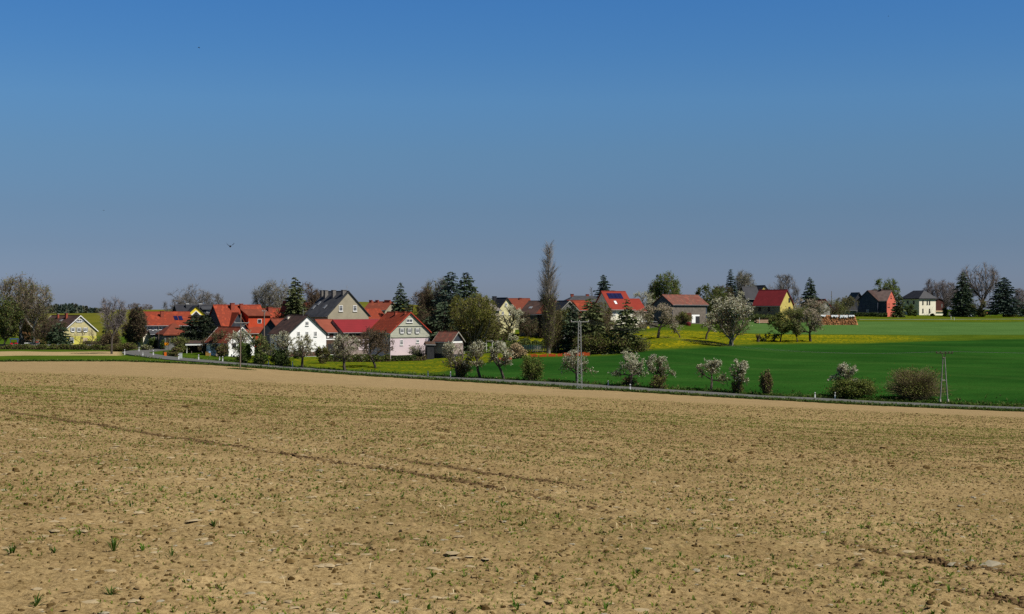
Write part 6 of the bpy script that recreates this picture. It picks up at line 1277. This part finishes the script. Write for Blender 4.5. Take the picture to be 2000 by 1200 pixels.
bare(1992, 480, 563, 28, 'mauve bare tree cut off by the right border', twig=_mc['twig_mauve'], nt=12, up=.5, tf=.12, seed=82, tww=.018)
bare(1934, 470, 585, 20, 'thin bare stem tree left of the broad lone spruce', twig=twig_b, nt=8, up=.5, tf=.45, seed=83, n=(4, 4, 4), tww=.02)
bare(1655, 428, 579, 46, 'grey green orchard tree beyond the right end of the firewood pile', twig=twig_o, nt=9, up=.2, ang=1.0, tf=.25, seed=84, nl=1500, lv=((lf_greybr, 1, I),))
bare(268, 322, 599, 30, 'brown columnar larch left of the half-timbered farmhouse', twig=twig_b, bark=bark_d, nt=14, up=.9, ang=.35, tf=.06, seed=85, nl=3800, lv=((lf_brown, .8, I), (lf_dark, .2, I)), n=(6, 6, 5), stems=2)
bare(258, 326, 622, 36, 'second brown shrubby tree left of the columnar larch', twig=twig_b, bark=bark_d, nt=12, up=.5, ang=.6, tf=.08, seed=86, nl=2600, lv=((lf_brown, 1, I),))
bare(262, 860, 592, 30, 'far bare tree on the skyline of the pale hill', twig=_mc['twig_mauve'], nt=10, up=.5, tf=.2, seed=87, tww=.05, n=(5, 4, 4)); bare(284, 860, 594, 26, 'far bare tree on the hill skyline above the orange farmhouse roof', twig=_mc['twig_mauve'], nt=10, up=.5, tf=.2, seed=88, tww=.05, n=(5, 4, 4))
bare(245, 700, 600, 20, 'small far bare tree behind the fan crowned tree', twig=_mc['twig_mauve'], nt=10, up=.5, tf=.2, seed=188, tww=.04, n=(4, 4, 4))
bare(1518, 480, 0 + 560, 20, 'thin bare tree behind the crimson roof ridge', twig=twig_b, nt=8, up=.5, tf=.1, seed=89, n=(4, 4, 4)) if False else None
bare(712, 342, 604, 30, 'leafless shrub tree before the orange red roof', twig=twig_b, nt=10, up=.4, tf=.1, seed=90, n=(4, 4, 4)) if False else None
bare(1137, 400, 567, 26, 'small bare tree above the long slate roof', twig=twig_g, nt=9, up=.4, tf=.12, seed=91, n=(4, 4, 4)) if False else None
bare(1156, 402, 563, 30, 'grey bare treetops left of the gappy spruce', twig=twig_g, nt=9, up=.4, tf=.12, seed=92, n=(4, 4, 4))
bare(846, 340, 546, 34, 'thin pale green larch left of the tall spruce pair', twig=twig_o, nt=8, up=.8, ang=.45, tf=.15, seed=201, nl=1700, lv=((lf_greybr, .7, I), (lf_fresh, .3, I)), name='larch_tree')
bare(863, 335, 543, 30, 'light green feathery larch against the tall spruce pair', twig=twig_g, nt=8, up=.8, ang=.45, tf=.15, seed=202, nl=1700, lv=((lf_greybr, .4, I), (lf_fresh, .6, I)), name='larch_tree')
bare(832, 338, 562, 30, 'brown thin topped larch left of the two pale larches', twig=twig_b, bark=bark_d, nt=10, up=.8, ang=.45, tf=.1, seed=203, nl=1500, lv=((lf_brown, .6, I), (lf_dark, .4, I)), name='larch_tree')
bare(98, 333, 620, 66, 'dark bare tree screening the left roof of the yellow house', twig=twig_b, bark=bark_d, nt=13, up=.4, ang=.8, tf=.12, seed=204, nl=1200, lv=((lf_dark, .6, I), (lf_brown, .4, I)))
bare(152, 318, 640, 30, 'thin bare sapling in front of the yellow gable', twig=twig_b, bark=bark_d, nt=4, up=.7, ang=.5, tf=.3, seed=205, n=(4, 4, 3))
bare(178, 322, 644, 26, 'small bare fruit tree before the right half of the yellow gable', twig=twig_b, bark=bark_d, nt=5, up=.4, ang=.8, tf=.3, seed=206, n=(4, 4, 3))
bush(434, 284, 668, 26, 'brown shrub hiding the left wall of the white cottage', leaves=((lf_brown, .6), (lf_olive, .4)), nl=1500, twigs=900)
# garden bushes
G2 = ((lf_olive, .5), (lf_brown, .5))
bush(629, 270, 674, 28, 'rusty olive bush at the right foot of the white house', leaves=G2, nl=2600, twigs=900)
bush(583, 283, 679, 20, 'green shrub behind the black trunked blossom tree', leaves=((lf_green, .6), (lf_olive, .4)), nl=1600)
bush(430, 290, 642, 40, 'tall dark brown shrub between the carport and the cottage roof', leaves=((lf_brown, .7), (lf_dark, .3)), nl=2600, twigs=1500)
bush(403, 293, 655, 34, 'brown bare shrub just right of the carport', leaves=((lf_brown, 1),), nl=1200, twigs=1300)
bush(352, 300, 655, 44, 'olive green shrub left of the carport', leaves=((lf_olive, .6), (lf_greybr, .4)), nl=2600, twigs=700)
bush(345, 288, 677, 22, 'grey brown shrub inside the road bend', leaves=((lf_brown, .6), (lf_olive, .4)), nl=1500, twigs=700)
bush(286, 312, 672, 22, 'pale flowering shrub beside the road before the cream outbuilding', leaves=((lf_greybr, .5), (bl_white, .25), (lf_olive, .25)), nl=800)
bush(318, 316, 662, 12, 'rounded green shrub at the garage corner', leaves=((lf_green, .7), (lf_dark, .3)), nl=900)
bush(298, 322, 657, 22, 'dark green shrub under the farmhouse porch', leaves=((lf_green, .5), (lf_dark, .5)), nl=1100)
bush(240, 308, 668, 60, 'dark low thicket at the foot of the brown columnar larch', leaves=((lf_brown, .5), (lf_olive, .5)), nl=3200, twigs=1400)
bush(178, 330, 664, 40, 'dark shrub before the right corner of the yellow house', leaves=((lf_brown, .6), (lf_dark, .4)), nl=1500, twigs=900)
bush(815, 284, 672, 40, 'thin leafless climber shrub before the lilac ground floor', leaves=((lf_greybr, 1),), nl=500, twigs=700, twig=twig_g)
bush(1010, 272, 668, 40, 'clump of tall buff dried reed stems before the grey fence', leaves=((M('reed_buff', (.36, .27, .15), (.28, .20, .11), 2, .9), 1),), nl=1800, twigs=1600, twig=_mc['reed_buff'], name='reed_clump', cat='reeds')
bush(1228, 276, 652, 92, 'broad rusty olive undergrowth at the foot of the ragged spruces', leaves=((lf_olive, .55), (lf_brown, .35), (lf_dark, .1)), nl=5500, twigs=1500, clumps=60)
bush(1160, 277, 648, 84, 'dark olive undergrowth right behind the lattice pylon', leaves=((lf_olive, .55), (lf_brown, .35), (lf_dark, .1)), nl=5200, twigs=1500, clumps=60)
bush(1334, 356, 607, 36, 'olive bush before the plank wall of the timber barn', leaves=((lf_olive, .6), (lf_brown, .4)), nl=2200)
bush(1556, 385, 598, 72, 'broad dull green bush right of the yellow sunlit gable', leaves=((lf_olive, .5), (lf_greybr, .5)), nl=4200, twigs=1000)
bush(1632, 420, 583, 52, 'grey green bush under the skyline pole', leaves=((lf_olive, .5), (lf_greybr, .5)), nl=3000, twigs=900)
bush(1490, 388, 612, 70, 'black green garden shrubs along the crimson roofed house wall', leaves=((lf_dark, .8), (lf_olive, .2)), nl=3200)
bush(1410, 372, 606, 60, 'dark shrubs between the barn and the largest blossom tree', leaves=((lf_dark, .6), (lf_brown, .4)), nl=3200, twigs=1000)
bush(1776, 455, 592, 20, 'round dark green bush before the shaded villa wall', leaves=((lf_dark, .6), (lf_green, .4)), nl=1300, lsize=.13)
bush(1787, 452, 604, 12, 'tiny dark bush at the villa corner', leaves=((lf_dark, .8), (lf_green, .2)), nl=500, lsize=.13)
bush(1846, 455, 600, 14, 'dark green conical bush right of the open annex', leaves=((lf_dark, .8), (lf_green, .2)), nl=900, lsize=.13)
bush(1868, 458, 608, 26, 'low green garden bush left of the teal grey tank', leaves=((lf_green, .5), (lf_olive, .5)), nl=900, lsize=.13)
bush(1821, 455, 612, 8, 'tiny shrub at the sunny foot of the cream villa', leaves=((lf_dark, 1),), nl=300, lsize=.13)
bush(1918, 455, 604, 22, 'low dark bush beneath the big round bare tree', leaves=((lf_dark, .5), (lf_olive, .5)), nl=900, lsize=.13)
bush(1950, 520, 609, 12, 'small dark bush before the distant terracotta farm', leaves=((lf_dark, 1),), nl=400, lsize=.15)
bush(1975, 452, 609, 34, 'low dark scrub beneath the broad lone spruce', leaves=((lf_dark, .7), (lf_brown, .3)), nl=900, lsize=.13)
# hedges
hedge((1667, 440), (1733, 436), 1.25, 1.2, 'clipped black green hedge before the coral and slate house', ((lf_dark, 1),), 5200, .11, 300, seed=3, rough=.08)
hedge((0, 318), (238, 312), 1.15, 1.8, 'rough brown green hedge along the sandy strip at the left', ((lf_olive, .4), (lf_brown, .4), (lf_green, .2)), 15000, .10, 4500, seed=4, rough=.35)
hedge((636, 277), (762, 279), 1.35, 1.5, 'dark green hedge between barn range and dandelion grass', ((lf_olive, .45), (lf_dark, .45), (lf_brown, .1)), 9000, .10, 1600, seed=5, rough=.35)
hedge((764, 279), (812, 280), 1.1, .9, 'black clipped hedge before the lilac house', ((lf_dark, 1),), 4200, .09, 300, seed=6, rough=.08)
hedge((812, 280), (832, 280), .9, .9, 'brown scrubby hedge end at the right corner of the lilac house', ((lf_brown, .7), (lf_olive, .3)), 1200, .09, 600, seed=7, rough=.4)
hedge((975, 290), (1075, 296), 1.7, 2.0, 'dark green garden hedge left of the dandelion meadow', ((lf_dark, .5), (lf_olive, .5)), 6500, .11, 900, seed=8, rough=.4)
hedge((320, 286), (345, 283), .9, 1.0, 'low brown hedge inside the road bend', ((lf_brown, .6), (lf_olive, .4)), 1500, .09, 500, seed=9, rough=.3)
hedge((1100, 292), (1118, 291), 1.2, 1.2, 'small dark hedge under the spruce left of the pylon', ((lf_dark, .6), (lf_olive, .4)), 1200, .1, 300, seed=10)
# far conifer forest on the hill at the left: one mass nobody could count
rf = np.random.default_rng(77); b = MB()
for i in range(330):
    px_ = rf.uniform(55, 215); Yv = rf.uniform(860, 1250); x, y, z0 = at(px_, Yv); tp_ = np.interp(px_, [55, 110, 150, 170, 190, 215], [606, 594, 594, 599, 604, 608]) + rf.uniform(0, 6); H = max(3, zat(tp_, Yv) - z0); rr = H * rf.uniform(.16, .26)
    n = 46; f = rf.random(n) ** 1.3; an = rf.uniform(0, 6.28, n); r_ = rr * (1 - f) * rf.uniform(.5, 1.1, n); P = np.stack([x + np.cos(an) * r_, y + np.sin(an) * r_, z0 + H * f], -1); a = rf.normal(size=(n, 3)) * .55; e = rf.normal(size=(n, 3)) * .55; b.quads(P, a * .6, e * .6, int(rf.random() < .3))
    b.tube([(x, y, z0), (x, y, z0 + H * .96)], [rr * .8, .05], 5, int(rf.random() < .3), cap=False)
fo2 = b.build('forest', [M('far_forest', (.030, .048, .036), (.05, .07, .05), .1, .95), M('far_forest_brown', (.075, .075, .05), (.10, .10, .065), .1, .95)]); tag(fo2, 'distant conifer forest edge on the skyline above the yellow house', 'forest', None, 'stuff')
